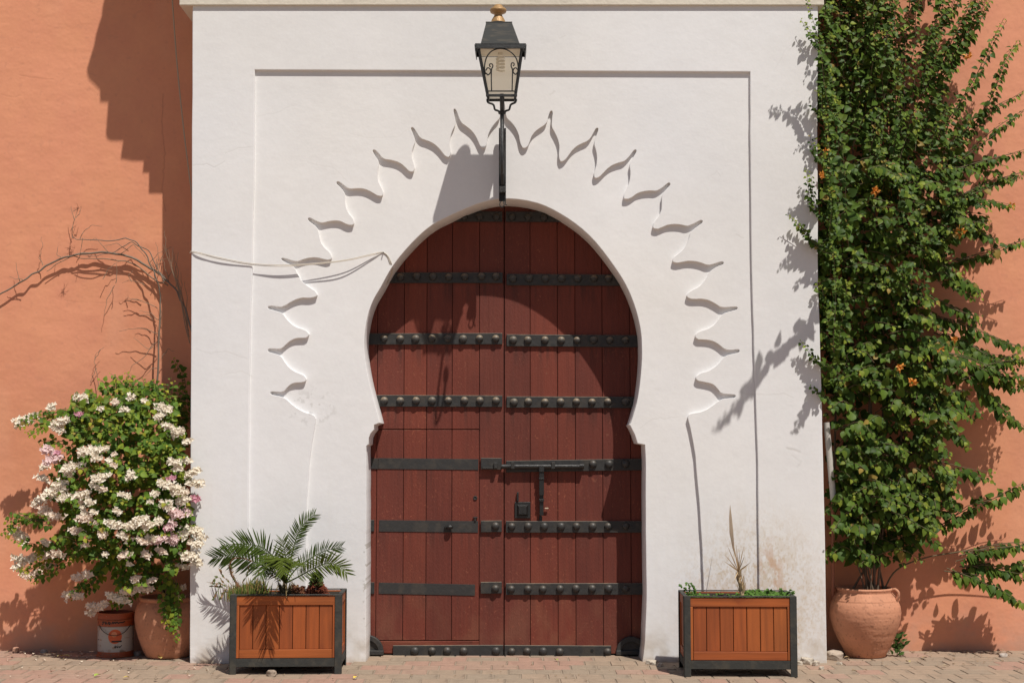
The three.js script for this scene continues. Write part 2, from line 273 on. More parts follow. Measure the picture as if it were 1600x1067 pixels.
  const prof = (list, top) => { const a = list.map(p => place(...p)); return top ? [...a, [a[a.length - 1][0], a[a.length - 1][1] + top]] : a; };
  mesh('corbel_course', loft([[0, y1], ...prof([[222, 270.5], [224, 248], [216, 250.5], [206, 252], [196, 250], [188, 249], [188.5, 240], [191, 225], [192, 216]])]), trim, gate);
  mesh('corbel_course', loft([[.05, place(192, 216)[1] + .001], ...prof([[183, 218], [172, 220.5], [167, 218], [164.5, 211], [166, 190], [168, 160.5]])]), trim, gate);
  mesh('roof_course', loft([[.1, place(168, 160.5)[1] + .001], ...prof([[155.5, 160], [155, 141], [147, 133], [138, 124], [135, 115], [135, 107], [139, 100], [145.5, 91], [146, 84], [145, 76], [147, 66], [149, 54], [154, 47], [161, 43], [160, 30], [158.5, 22], [159, 12], [162, 0], [163, -12]], .4)]), trim, gate);
}

// ---------------------------------------------------------------- door
const paintBump = texOver(-1, 1, -1, 1, 1024, 1024, (x, y) => 0.5 + (fbm(x * 70, y * 3.5, 4) - 0.5) * 0.7 + (vn(x * 160, y * 90) - .5) * .25 + (fbm(x * 6, y * 5, 3) - .5) * .5, false, THREE.MirroredRepeatWrapping);
const studRows = [[433, 0], [436, 1], [529.5, 0], [532, 1], [626.4, 0], [628.3, 1], [725, 1], [822, 1], [919, 1], [1016, 1]].map(([y]) => P(790, y, Z_D).y), wickTop = P(650, 671, Z_D).y, wickBot = P(650, 1001, Z_D).y, wx0 = P(588, 800, Z_D).x, wx1 = P(749, 800, Z_D).x, dCx = P(800, 500, Z_D);
const paintMap = texOver(-1.15, 1.15, -0.1, 3.5, 1024, 1600, (x, y) => {
  const k = 0.86 + (fbm(x * 1.6 + 3, y * 1.1, 4) - .5) * 0.36 + (fbm(x * 60, y * 4, 3) - .5) * 0.24 + (fbm(x * 9, y * 3, 3) - .5) * .14; let r = k, g = k, b = k;
  const mix = (m, R, G, B) => { r += (R - r) * m; g += (G - g) * m; b += (B - b) * m; };
  mix(sm(.75, .05, y) * sm(.30, .75, fbm(x * 9, y * 5, 4)) * .55, 1.25, 2.5, 2.6);                                     // dust and splash near the ground
  mix(sm(.5, .85, fbm(x * 3 + 8, y * 2.2, 4)) * .5, 1.10, 1.30, 1.3);                                              // bleaching
  for (const sy of studRows) { const d = sy - .035 - y; if (d > 0 && d < .22) mix(sm(.22, .0, d) * sm(.52, .72, fbm(x * 34, y * 1.5 + sy * 9, 2)) * .42, .42, .5, .5); }  // dark streaks under the straps
  const chip = sm(.79, .81, fbm(x * 95 + 4, y * 80, 2)) * sm(.45, .6, fbm(x * 5, y * 4 + 50, 3)); mix(chip * .75, 1.6, 4.6, 6.0);   // pale flecks
  const edge = Math.max(sm(.012, .003, Math.abs(y - wickTop)), sm(.014, .003, Math.abs(y - wickBot))) * (x > wx0 && x < wx1 ? 1 : 0) * sm(.48, .6, fbm(x * 40, y * 40, 2)); mix(edge * .6, 1.3, 2.6, 2.8);
  const sc = sm(.012, .0, Math.abs(Math.hypot(x - (dCx.x + .54), (y - P(920, 770, Z_D).y) * .8) - .035)) * sm(.45, .6, vn(x * 60, y * 60)); mix(sc * .35, 1.4, 2.4, 2.6);
  return [r * .5, g * .5, b * .5];
}, true);
const paints = [[.305, .053, .025], [.268, .046, .023], [.335, .060, .028], [.285, .053, .028]].map(c => std(lin(...c), 0.74, { map: paintMap, bumpMap: paintBump, bumpScale: 0.0035 }));
const ironBump = texOver(-.5, .5, -.5, .5, 512, 512, (x, y) => .5 + (fbm(x * 40, y * 40, 4) - .5) * .9, false, THREE.MirroredRepeatWrapping);
const ironMap = texOver(-.5, .5, -.5, .5, 512, 512, (x, y) => { const d = sm(.45, .8, fbm(x * 18, y * 18, 4)); return [.5 + d * .35, .5 + d * .26, .5 + d * .16]; }, true, THREE.MirroredRepeatWrapping);
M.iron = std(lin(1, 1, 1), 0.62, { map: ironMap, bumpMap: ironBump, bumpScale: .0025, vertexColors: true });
M.shoeIron = std(lin(.05, .049, .047), .6, { map: ironMap, bumpMap: ironBump, bumpScale: .0025 });
M.ironPaint = std(lin(.052, .050, .048), 0.75, { map: ironMap, bumpMap: ironBump, bumpScale: .002 });
M.lampIron = std(lin(.015, .015, .0145), 0.42, { bumpMap: ironBump, bumpScale: .0015 });
{
  const dustSunTop = (g, base, top, amt = 1) => { const n = g.attributes.normal, c = new Float32Array(n.count * 3); for (let i = 0; i < n.count; i++) { const t = clamp((n.getY(i) - .55) * 2.6) * amt; for (let k = 0; k < 3; k++) c[i * 3 + k] = base[k] + (top[k] - base[k]) * t; } g.setAttribute('color', new THREE.BufferAttribute(c, 3)); return g; };  // upward faces paler: dust plus sunlit top edges painted into vertex colours
  const IR = [.048, .047, .045], DU_SUN = [.60, .50, .37];
  const door = thing('arched_door', 'dark red plank double door with rows of iron studs in the arch', 'door', V(0, 0, Z_D)); door.userData.kind = 'thing';
  const D = (px, py) => { const p = P(px, py, Z_D); return V(p.x, p.y, 0); };
  const leaves = [0, 1].map(k => { const g = new THREE.Group(); g.name = 'door_leaf'; g.userData.label = k ? 'right leaf with the long bolt and lock plate' : 'left leaf with the wicket cut into it'; door.add(g); return g; });
  const wicket = new THREE.Group(); wicket.name = 'wicket_door'; wicket.userData.label = 'low wicket with flat black straps'; door.add(wicket);
  const T = 0.04; let n = 0;
  const plank = (pxa, pxb, y0, y1, parent, dz = 0) => {
    const a = D(pxa, 700).x, b = D(pxb, 700).x, gap = 0.0016;
    const g = box(b - a - 2 * gap, y1 - y0, T, 0, 0, 0, 0.0035); planarUV(g, 1, (a + b) / 2, (y0 + y1) / 2);
    const m = mesh('plank', g, paints[(n * 7 + (n >> 1)) % 4], parent); n++; m.position.set((a + b) / 2, (y0 + y1) / 2, -T / 2 + dz);
  };
  const yTop = D(790, 300).y, yW = D(600, 671).y, yWb = D(600, 1001).y, y0 = 0.012, xs = [588.5, 630.4, 666, 706, 748.8];
  plank(552, 588.5, y0, yTop - .5, leaves[0], -.002);
  for (let i = 0; i < 4; i++) { plank(xs[i], xs[i + 1], yW + .003, yTop, leaves[0], rr(-.001, .001)); plank(xs[i], xs[i + 1], yWb + .003, yW - .003, wicket, rr(-.003, 0)); }
  plank(748.8, 787.3, y0, yTop, leaves[0]);
  { const a = D(588.5, 1000).x, b = D(748.8, 1000).x, g = box(b - a - .004, yWb - y0 - .004, T + .003, (a + b) / 2, (yWb + y0) / 2, -T / 2, .004); mesh('bottom_rail', planarUV(g, 1, .3, .7, true), paints[2], leaves[0]); }
  const xr = [788.0, 828.5, 871.5, 899.2, 941.8, 985.5, 1022];
  for (let i = 0; i < 6; i++) plank(xr[i], xr[i + 1], y0, yTop - (i > 4 ? .4 : 0), leaves[1], rr(-.0012, .0012));
  // straps: [x0, x1, y top at x0, y top at x1, height px, parent, thickness]
  const strap = (x0, x1, ya, yb, h, parent, th = .019, mat = M.iron, zoff = 0) => {
    const a = D(x0, ya + h / 2), b = D(x1, yb + h / 2), hh = D(x0, ya).y - D(x0, ya + h).y, L = a.distanceTo(b);
    const g = box(L, hh, th, 0, 0, 0, Math.min(.003, th * .3)); const p = g.attributes.position; for (let i = 0; i < p.count; i++) p.setY(i, p.getY(i) + (vn(p.getX(i) * 9 + ya, 3) - .5) * .004);
    planarUV(g, 1, rnd() * 2, rnd() * 2); if (mat === M.iron) dustSunTop(g, IR, DU_SUN, ya > 700 ? .6 : ya < 400 ? .1 : 1); const m = mesh('iron_strap', g, mat, parent); m.position.copy(a).add(b).multiplyScalar(.5); m.position.z = th / 2 + zoff; m.rotation.z = Math.atan2(b.y - a.y, b.x - a.x); return m;  // highest row left nearly dark, painting in the arch shade
  };
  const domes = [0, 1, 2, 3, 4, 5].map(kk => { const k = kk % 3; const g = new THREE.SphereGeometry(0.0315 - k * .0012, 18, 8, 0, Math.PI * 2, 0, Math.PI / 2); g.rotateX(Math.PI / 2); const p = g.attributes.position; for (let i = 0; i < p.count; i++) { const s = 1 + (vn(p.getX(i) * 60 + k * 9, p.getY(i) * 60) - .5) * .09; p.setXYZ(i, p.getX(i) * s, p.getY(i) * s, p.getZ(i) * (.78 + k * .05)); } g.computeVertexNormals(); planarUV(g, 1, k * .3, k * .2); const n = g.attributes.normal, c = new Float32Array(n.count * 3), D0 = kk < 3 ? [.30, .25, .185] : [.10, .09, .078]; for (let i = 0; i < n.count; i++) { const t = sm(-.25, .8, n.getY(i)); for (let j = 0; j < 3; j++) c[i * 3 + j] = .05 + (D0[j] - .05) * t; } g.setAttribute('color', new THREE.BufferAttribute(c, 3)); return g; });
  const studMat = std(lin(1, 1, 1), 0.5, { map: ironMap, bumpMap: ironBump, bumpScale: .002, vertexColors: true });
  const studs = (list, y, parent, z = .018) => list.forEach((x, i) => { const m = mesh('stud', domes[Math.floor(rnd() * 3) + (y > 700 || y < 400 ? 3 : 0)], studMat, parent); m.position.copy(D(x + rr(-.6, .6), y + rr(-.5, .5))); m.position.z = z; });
  const [L, R] = leaves;
  strap(560, 785, 331, 331, 16, L); studs([725, 750, 776], 339, L); strap(790, 1010, 331, 332, 16, R); studs([800, 825, 850, 876], 340, R);
  strap(606, 785.5, 426, 426, 16.5, L); studs([626, 650.7, 676, 701, 725.6, 752, 775.5], 433, L);
  strap(791.5, 985, 428.5, 429.5, 17.5, R); studs([801.6, 827, 852, 877, 902.7, 927.4, 951, 976], 436, R);
  strap(568, 785, 521.5, 520.7, 17.5, L); studs([600, 625, 650, 674.6, 700, 723, 749, 775], 529.5, L);
  strap(791.5, 1012, 523, 524, 18.5, R); studs([801.6, 825, 852, 877, 901.6, 927, 953, 977.5], 532, R);
  strap(566, 785, 617, 618, 18, L); studs([600, 625, 650, 675.5, 700.6, 725.6, 750, 775.5], 626.4, L);
  strap(791.5, 1012, 619.5, 620.5, 17.5, R); studs([802.7, 825, 851, 876, 900.6, 925, 950, 977], 628.3, R);
  strap(565, 590.5, 715.5, 715.7, 17, L, .006, M.ironPaint);
  strap(590.8, 747.5, 715.7, 717.5, 17, wicket, .005, M.ironPaint, -.002);
  strap(751.5, 784, 715.5, 715.5, 18, L); strap(791, 1012, 720, 716.5, 18, R, .016); studs([926.3, 951.5, 977], 725, R);
  strap(577, 584.5, 812, 812, 18, L, .008); strap(592, 746.8, 812.5, 814.5, 18, wicket, .005, M.ironPaint, -.002);
  strap(751.5, 784, 813.5, 813.5, 18, L); studs([774.4], 822, L);
  strap(790.5, 1012, 814, 814, 18, R); studs([799.8, 825.7, 849.6, 876, 901, 926, 950, 977.5], 822.3, R);
  strap(577, 584.8, 910, 910, 18, L, .008); strap(591.5, 742, 910.5, 913, 17.5, wicket, .005, M.ironPaint, -.002);
  strap(751, 784, 909, 909, 18, L); studs([774], 918.7, L);
  strap(790.5, 1012, 911, 911, 18, R); studs([799.3, 824.7, 848, 874.5, 900.4, 925.4, 950.4, 977], 919.7, R);
  strap(614, 786.5, 1008, 1007.5, 18, L, .018); studs([648, 675, 698.5, 725, 775.5], 1016.5, L, .017);
  strap(788.2, 955, 1007.5, 1008.5, 18, R, .018); studs([799, 824, 848.5, 874, 949.5], 1017.5, R, .017);
  // pivot shoes in the lower corners
  const shoe = (px, parent) => { const c = D(px, 1023); const sh = new THREE.Shape(); const r = parent === R ? .088 : .098; sh.moveTo(-r, 0); sh.absarc(0, .02, r, Math.PI, 0, true); sh.lineTo(r, 0);
    const ring = new THREE.Shape(); ring.absarc(0, 0, r + .018, Math.PI, 0, true); ring.absarc(0, 0, r - .012, 0, Math.PI, false);
    const g1 = new THREE.ExtrudeGeometry(sh, { depth: .02, bevelEnabled: true, bevelSize: .003, bevelThickness: .003, bevelSegments: 1, curveSegments: 16 }), g2 = new THREE.ExtrudeGeometry(ring, { depth: .04, bevelEnabled: true, bevelSize: .003, bevelThickness: .003, bevelSegments: 1, curveSegments: 16 }); g2.translate(0, .02, 0);
    const g3 = box(2 * r + .05, .035, .05, 0, .012, .022, .006);
    const m = mesh('pivot_shoe', planarUV(merge([g1, g2, g3])), M.shoeIron, parent); m.position.set(c.x, .012, 0); };
  shoe(574, L); shoe(986, R);
  // long bolt, hasp, lock plate, knobs
  const cyl = (x0, x1, y, r, z) => { const a = D(x0, y), b = D(x1, y - .5), g = new THREE.CylinderGeometry(r, r, a.distanceTo(b), 12); g.rotateZ(Math.PI / 2); g.translate((a.x + b.x) / 2, (a.y + b.y) / 2, z); return g; };
  mesh('bolt', [cyl(784, 911, 729, .0175, .040), cyl(905.5, 912, 728.5, .022, .040), cyl(795, 798, 729, .021, .040)], M.lampIron, R);
  for (const x of [801, 864]) { const c = D(x, 728); mesh('bolt_guide', [box(.03, .056, .062, c.x, c.y + .004, .031, .008)], M.shoeIron, R); }
  { const a = D(846, 733), b = D(846, 806), h = a.y - b.y;
    mesh('hasp', [box(.036, h * .55, .012, a.x, a.y - h * .28, .05, .003), box(.030, h * .5, .012, a.x, a.y - h * .74, .034, .003), box(.042, .014, .02, a.x, a.y - h * .2, .052, .003), box(.038, .02, .02, a.x, a.y - h * .66, .045, .003), box(.042, .05, .03, a.x, a.y + .004, .05, .006), box(.022, .04, .012, a.x - .006, b.y - .02, .012, .003)], M.lampIron, R);
    const c = D(854, 794); mesh('latch_pin', [box(.028, .009, .012, c.x, c.y, .02, .002)], std(lin(.5, .4, .28), .5), R); }
  { const c = D(816.5, 797), g = new THREE.CylinderGeometry(.040, .062, .03, 4, 1); g.rotateY(Math.PI / 4); g.rotateX(Math.PI / 2); g.scale(1, 1, 1); g.translate(c.x, c.y, .024);
    const gg = g.toNonIndexed(); gg.computeVertexNormals(); mesh('lock_plate', [box(.118, .122, .012, c.x, c.y, .006, .003), gg, box(.006, .02, .004, c.x + .004, c.y - .008, .040), box(.014, .07, .02, D(809, 778).x, D(809, 776).y, .014, .005)], M.lampIron, R); }
  { const c = D(742.5, 778); const g = new THREE.TorusGeometry(.012, .004, 6, 14); g.translate(c.x, c.y, .002); const h = new THREE.CircleGeometry(.011, 12); h.translate(c.x, c.y, .0015); mesh('keyhole_ring', [g, h], M.shoeIron, wicket);
    const d = D(742.5, 811); mesh('small_latch', [box(.036, .008, .012, d.x, d.y + .012, .008, .002), box(.012, .03, .012, d.x, d.y, .006, .002)], M.shoeIron, wicket);
    const k = D(703, 823), s = new THREE.SphereGeometry(.020, 12, 8); s.scale(1.3, .9, 1.1); s.translate(k.x, k.y, .03); mesh('door_knob', [s, box(.04, .02, .02, k.x - .02, k.y, .012, .004)], M.lampIron, wicket);
    const e = D(774.5, 727); mesh('bolt_keeper', [box(.10, .016, .03, D(764, 730).x, D(764, 731).y, .025, .004), box(.03, .05, .05, e.x, e.y - .002, .03, .008)], M.shoeIron, L); }
  { const e = D(925, 1016); const g = new THREE.CylinderGeometry(.012, .012, .006, 10); g.rotateX(Math.PI / 2); g.translate(e.x, e.y, .0185); mesh('empty_stud_hole', g, std(lin(.01, .01, .01), .9), R); }
}

// ---------------------------------------------------------------- lantern
{
  const ZL = 0.40, base = P(785, 314, 0.02), lamp = thing('wall_lantern', 'black iron lantern with gold finial on a bracket above the arch', 'lantern', V(base.x, base.y, 0));
  const q = (px, py, z = ZL) => P(px, py, z).sub(lamp.position);
  const w = px => (px) / 220;
  const frustum = (xa, ya, wa, xb, yb, wb, thin, dk = .7, za = 0, zb = 0) => { // square frustum from (xb,yb) low to (xa,ya) high
    const a = q(xa, ya, ZL + wa / 2 * dk), b = q(xb, yb, ZL + wb / 2 * dk), g = new THREE.CylinderGeometry(wa / 2 * Math.SQRT2, wb / 2 * Math.SQRT2, a.y - b.y, 4, 1, !!thin); g.rotateY(Math.PI / 4);
    const p = g.attributes.position, h = a.y - b.y; for (let i = 0; i < p.count; i++) { const t = (p.getY(i) + h / 2) / h; p.setX(i, p.getX(i) + b.x + (a.x - b.x) * t); p.setZ(i, p.getZ(i) * dk + ZL + zb + (za - zb) * t); p.setY(i, p.getY(i) + (a.y + b.y) / 2); }
    const n = g.toNonIndexed(); n.computeVertexNormals(); return n; };
  const xTop = 781, xBot = 784;
  // finial
  const prof = [[0, 9.5], [5, 10], [7, 12], [8, 14], [12.5, 16.5], [13.2, 19], [12, 22], [7, 24], [6, 26], [7, 28], [10, 33], [12, 38]].map(([r, y]) => new THREE.Vector2(w(r), q(778.5, y).y)).reverse();
  const fin = new THREE.LatheGeometry(prof, 24); fin.translate(q(778.5, 30).x, 0, ZL + .035);
  mesh('finial', fin, std(lin(.38, .225, .095), .5, { metalness: .25, bumpMap: ironBump, bumpScale: .002 }), lamp);
  mesh('roof', [frustum(779.8, 38, w(40), 781.5, 68, w(60), 0, .7, .045, .01), box(w(41), .006, w(41) * .7, q(779.8, 38).x, q(780, 37.5, ZL + .06).y, ZL + .045)], std(lin(.13, .135, .13), .65, { map: ironMap }), lamp);
  const ev = q(782, 71.5, ZL + .115), ED = .115;
  mesh('eave', [box(w(79), .010, 2 * ED, ev.x, ev.y + .014, ZL, .003), box(w(79), .034, .006, ev.x, ev.y, ZL + ED), box(w(79), .034, .006, ev.x, ev.y, ZL - ED), ...[-1, 1].map(s => { const g = box(.006, .05, 2 * ED - .01); g.rotateZ(s * -.15); g.translate(ev.x + s * w(39), ev.y - .014, ZL); return g; })], M.lampIron, lamp);
  // glazed body: corner bars, ring, panes
  const tw = w(66) / 2, bw = w(42) / 2, tz = .105, bz = .07, yt = q(xTop, 76.5, ZL + tz).y, yb = q(xBot, 149, ZL + bz).y, xt = q(xTop + .8, 76).x, xb = q(xBot - .2, 149).x;
  for (const sx of [-1, 1]) for (const sz of [-1, 1]) mesh('corner_bar', taperTube([V(xt + sx * tw, yt, ZL + sz * tz), V(xb + sx * bw, yb, ZL + sz * bz)], .0085, .0085, 2, 4), M.lampIron, lamp);
  const ringG = []; for (const s of [-1, 1]) { ringG.push(box(2 * bw + .03, .018, .016, xb, yb, ZL + s * bz, .003), box(.016, .018, 2 * bz + .03, xb + s * bw, yb, ZL, .003)); }
  ringG.push(box(2 * bw + .02, .008, .012, xb, yb + .03, ZL + bz + .004, .002));
  mesh('base_ring', ringG, M.lampIron, lamp);
  const clear = new THREE.MeshPhysicalMaterial({ color: lin(.99, .98, .95), roughness: .05, transmission: 1, thickness: 0, ior: 1.45 });
  const opal = new THREE.MeshPhysicalMaterial({ color: lin(.95, .89, .77), roughness: .95, transmission: .6, thickness: 0 });
  const pane = (a, b, c, d, m) => { const g = new THREE.BufferGeometry(); g.setAttribute('position', new THREE.Float32BufferAttribute([...a.toArray(), ...b.toArray(), ...c.toArray(), ...a.toArray(), ...c.toArray(), ...d.toArray()], 3)); g.setAttribute('uv', new THREE.Float32BufferAttribute([0, 0, 1, 0, 1, 1, 0, 0, 1, 1, 0, 1], 2)); g.computeVertexNormals(); mesh('pane', g, m, lamp); };
  const k = .94, co = (sx, sz, top) => V((top ? xt : xb) + sx * (top ? tw : bw) * k, top ? yt - .004 : yb + .008, ZL + sz * (top ? tz : bz) * k);
  pane(co(-1, 1, 0), co(1, 1, 0), co(1, 1, 1), co(-1, 1, 1), clear); pane(co(1, -1, 0), co(-1, -1, 0), co(-1, -1, 1), co(1, -1, 1), opal); pane(co(-1, -1, 0), co(-1, 1, 0), co(-1, 1, 1), co(-1, -1, 1), opal); pane(co(1, 1, 0), co(1, -1, 0), co(1, -1, 1), co(1, 1, 1), opal);
  // scrollwork in front of the pane
  const F = (px, py) => { const t = (149 - py) / 73, p = q(px, py, ZL + bz + (tz - bz) * t + .004); return p; };
  const arch = [[759, 116], [757, 108], [758, 97], [761, 88], [768, 80], [779, 76], [790, 77], [799, 82], [806, 90], [809, 99], [810, 108]].map(p => F(...p));
  const sc1 = [[768, 143], [767.5, 120], [768, 108], [770, 103], [768, 99.5], [765, 100.5], [765.5, 104], [767, 104]].map(p => F(...p)), sc2 = [[800, 143], [800.5, 120], [800.5, 108], [798.5, 103], [800, 98], [803, 98.5], [803.3, 102], [801.5, 103]].map(p => F(...p));
  const sc3 = [[759, 110], [762, 106], [766, 108], [766.5, 113], [762, 117], [760, 114]].map(p => F(...p)), sc4 = [[809, 109], [806, 106], [802.5, 108], [802, 113], [806, 116], [808.5, 113]].map(p => F(...p));
  mesh('scrollwork', [arch, sc1, sc2, sc3, sc4].map(a => tube(a, .0046, 30, 5)), M.lampIron, lamp);
  mesh('added_pale_panel', box(2 * tw - .02, .006, 2 * tz - .02, xt, yt + .004, ZL), std(lin(.85, .80, .70), .7), lamp);  // added pale panel under the roof, stands in for light reflected by the glass
  // bulb
  const hel = []; for (let i = 0; i <= 60; i++) { const a = i / 60 * Math.PI * 2 * 4; hel.push(V(q(782, 0).x + Math.cos(a) * .026, q(782, 90).y - .095 * i / 60, ZL + Math.sin(a) * .026)); }
  mesh('bulb', [tube(hel, .0085, 120, 6)], new THREE.MeshPhysicalMaterial({ color: lin(.95, .92, .85), roughness: .6, transmission: .75, thickness: 0 }), lamp);
  mesh('bulb_holder', [new THREE.CylinderGeometry(.016, .018, .04, 12).translate(q(782, 0).x, q(782, 81).y, ZL)], std(lin(.8, .74, .62), .6), lamp);
  // stem, yoke and bracket
  const xs = q(784.5, 160).x;
  mesh('yoke', [-1, 1].map(s => tube([V(xb + s * bw, yb - .005, ZL), V(xb + s * (bw + .004), yb - .03, ZL), V(xs + s * .062, yb - .05, ZL), V(xs + s * .05, yb - .085, ZL), V(xs + s * .03, q(784, 173).y, ZL), V(xs + s * .008, q(784, 176).y, ZL)], .008, 24, 6)).concat([tube([V(xs, yb - .005, ZL + bz), V(xs, yb - .05, ZL + .06), V(xs, q(784, 175).y, ZL + .01)], .008, 16, 6), tube([V(xs, yb - .005, ZL - bz), V(xs, yb - .05, ZL - .06), V(xs, q(784, 175).y, ZL - .01)], .008, 16, 6)]), M.lampIron, lamp);
  const stem = new THREE.CylinderGeometry(.017, .014, q(784, 147).y - q(784, 190).y, 12); stem.translate(xs, (q(784, 147).y + q(784, 190).y) / 2, ZL);
  const collar = new THREE.CylinderGeometry(.03, .026, .018, 12); collar.translate(xs, q(784, 176).y, ZL);
  mesh('stem', [stem, collar], M.lampIron, lamp);
  const yA = q(785, 305, .42).y;
  const Q = (py, z) => V(xs, q(785, py, z).y, z);
  mesh('bracket_arm', taperTube([Q(288, .02), Q(272, .05), Q(245, .10), Q(222, .18), Q(204, .28), Q(192, .36), Q(184, ZL - .01)], .0155, .0145, 40, 8), M.lampIron, lamp);
  mesh('bracket_scroll', [tube([Q(184, ZL), Q(200, ZL + .03), Q(222, ZL + .07), Q(246, ZL + .095), Q(262, ZL + .085), Q(270, ZL + .05), Q(268, ZL + .01), Q(256, ZL - .025), Q(242, ZL - .035)], .0095, 56, 8), new THREE.SphereGeometry(1, 14, 8).scale(.02, .06, .016).translate(xs, q(785, 240, ZL).y, ZL - .036)], M.lampIron, lamp);
  const bar0 = P(786, 200, .02).sub(lamp.position).y;
  mesh('wall_bar', [box(.044, bar0, .014, 0, bar0 / 2, .008, .003), box(.010, bar0, .02, -.021, bar0 / 2, .016, .002), box(.010, bar0, .02, .021, bar0 / 2, .016, .002), box(.05, .05, .05, 0, .08, .03, .008), tube([V(-.012, 0, .02), V(-.02, -.03, .03), V(-.005, -.05, .03), V(.012, -.035, .03), V(.008, 0, .02)], .004, 24, 5), tube([V(.02, .01, .02), V(.024, -.03, .03), V(.034, -.03, .03)], .004, 12, 5)], std(lin(.05, .05, .048), .45, { metalness: .2, map: ironMap, bumpMap: ironBump, bumpScale: .003 }), lamp);
}

// ---------------------------------------------------------------- cables
{
  const p = (px, py, z) => P(px, py, z);
  const c = thing('wall_cable', 'pale twin cable sagging across the white wall to the arch', 'cable');
  const m = std(lin(.60, .54, .45), .6);
  mesh('strand', tube([p(297, 393, .0), p(303, 393, .012), p(340, 402, .02), p(392, 411.5, .012), p(440, 414, .02), p(490, 411.5, .015), p(540, 406, .01), p(585, 396, -.03), p(598, 394, -.045), p(606, 400, -.045), p(612, 413, -.05), p(613, 425, -.12), p(607, 438, -.22), p(598, 452, -.29), p(593, 461, -.30)], .0030, 120, 6), m, c);
  mesh('strand', tube([p(296, 395, -.01), p(304, 395, .012), p(340, 404, .014), p(392, 413.5, .008), p(440, 416, .01), p(490, 413, .004), p(545, 406.5, -.01), p(586, 397.5, -.04), p(599, 395.5, -.048), p(605, 401, -.048), p(610, 414, -.052), p(611, 428, -.14), p(603, 445, -.25), p(595, 454, -.29)], .0026, 120, 6), m, c);
  mesh('nail', [new THREE.CylinderGeometry(.004, .004, .03, 6).rotateX(Math.PI / 2).translate(...p(598.5, 394.5, -.04).toArray())], M.shoeIron, c);
  tag(mesh('hanging_wire', tube([p(266, -40, -.33), p(270, 20, -.33), p(276, 100, -.32), p(285, 190, -.30), p(296, 280, -.28), p(303, 330, -.27)], .0055, 60, 6), std(lin(.42, .33, .23), .7)), 'brown wire hanging down the orange wall beside the white corner', 'wire');
}
// ---------------------------------------------------------------- foliage tools
const LEAF = (() => { // ovate leaf of length 1 along +y, face +z, folded along the midrib
  const rows = [[0, 0, 0], [.07, .20, .01], [.25, .40, .02], [.50, .40, .01], [.76, .22, -.04], [1, 0, -.12]], pos = [], idx = [], uv = [];
  for (const [t, h, z] of rows) for (const s of [-1, 0, 1]) { pos.push(s * h, t - (s ? h * .10 : 0), z + (s ? h * .22 : 0)); uv.push(.5 + s * h, t); }
  for (let i = 0; i + 1 < rows.length; i++) for (let j = 0; j < 2; j++) { const a = i * 3 + j; idx.push(a, a + 1, a + 4, a, a + 4, a + 3); }
  const g = new THREE.BufferGeometry(); g.setAttribute('position', new THREE.Float32BufferAttribute(pos, 3)); g.setAttribute('uv', new THREE.Float32BufferAttribute(uv, 2)); g.setIndex(idx); g.computeVertexNormals(); return g;
})();
const BLADE = (w => { const pos = [], idx = [], uv = []; const rows = [[0, .5], [.35, 1], [.75, .6], [1, 0]]; for (const [t, h] of rows) for (const s of [-1, 0, 1]) { pos.push(s * h * w, t, (s ? h * w * .5 : 0) - t * t * .12); uv.push(.5 + s * h * .5, t); } for (let i = 0; i < 3; i++) for (let j = 0; j < 2; j++) { const a = i * 3 + j; idx.push(a, a + 1, a + 4, a, a + 4, a + 3); } const g = new THREE.BufferGeometry(); g.setAttribute('position', new THREE.Float32BufferAttribute(pos, 3)); g.setAttribute('uv', new THREE.Float32BufferAttribute(uv, 2)); g.setIndex(idx); g.computeVertexNormals(); return g; })(.05);
const basis = (dir, face) => { const y = dir.clone().normalize(), x = y.clone().cross(face).normalize(), z = x.clone().cross(y); return new THREE.Matrix4().makeBasis(x, y, z); };
class Cloud {   // many small leaves of one plant
  constructor() { this.m = []; this.c = []; }
  add(p, dir, face, len, wid, col) { const b = basis(dir, face).scale(V(len * wid, len, len)).setPosition(p); this.m.push(b); this.c.push(col); }
  build(name, mat, parent, geo = LEAF) {
    const im = new THREE.InstancedMesh(geo, mat, this.m.length); im.name = name; im.castShadow = im.receiveShadow = true;
    this.m.forEach((m, i) => { im.setMatrixAt(i, m); im.setColorAt(i, this.c[i]); }); im.userData.kind = 'stuff'; parent.add(im); return im;
  }
}
const leafMat = (rough = .6, tr = .22) => new THREE.MeshPhysicalMaterial({ color: lin(1, 1, 1), roughness: rough, transmission: tr, thickness: 0, specularIntensity: .16 });
const barkMap = texOver(-.5, .5, -.5, .5, 256, 256, (x, y) => { const k = .7 + .6 * fbm(x * 60, y * 10, 3); return [.5 * k, .5 * k, .5 * k]; }, true, THREE.MirroredRepeatWrapping);
const inPoly = (x, y, q) => { let c = false; for (let i = 0, j = q.length - 1; i < q.length; j = i++) if ((q[i][1] > y) !== (q[j][1] > y) && x < (q[j][0] - q[i][0]) * (y - q[i][1]) / (q[j][1] - q[i][1]) + q[i][0]) c = !c; return c; };
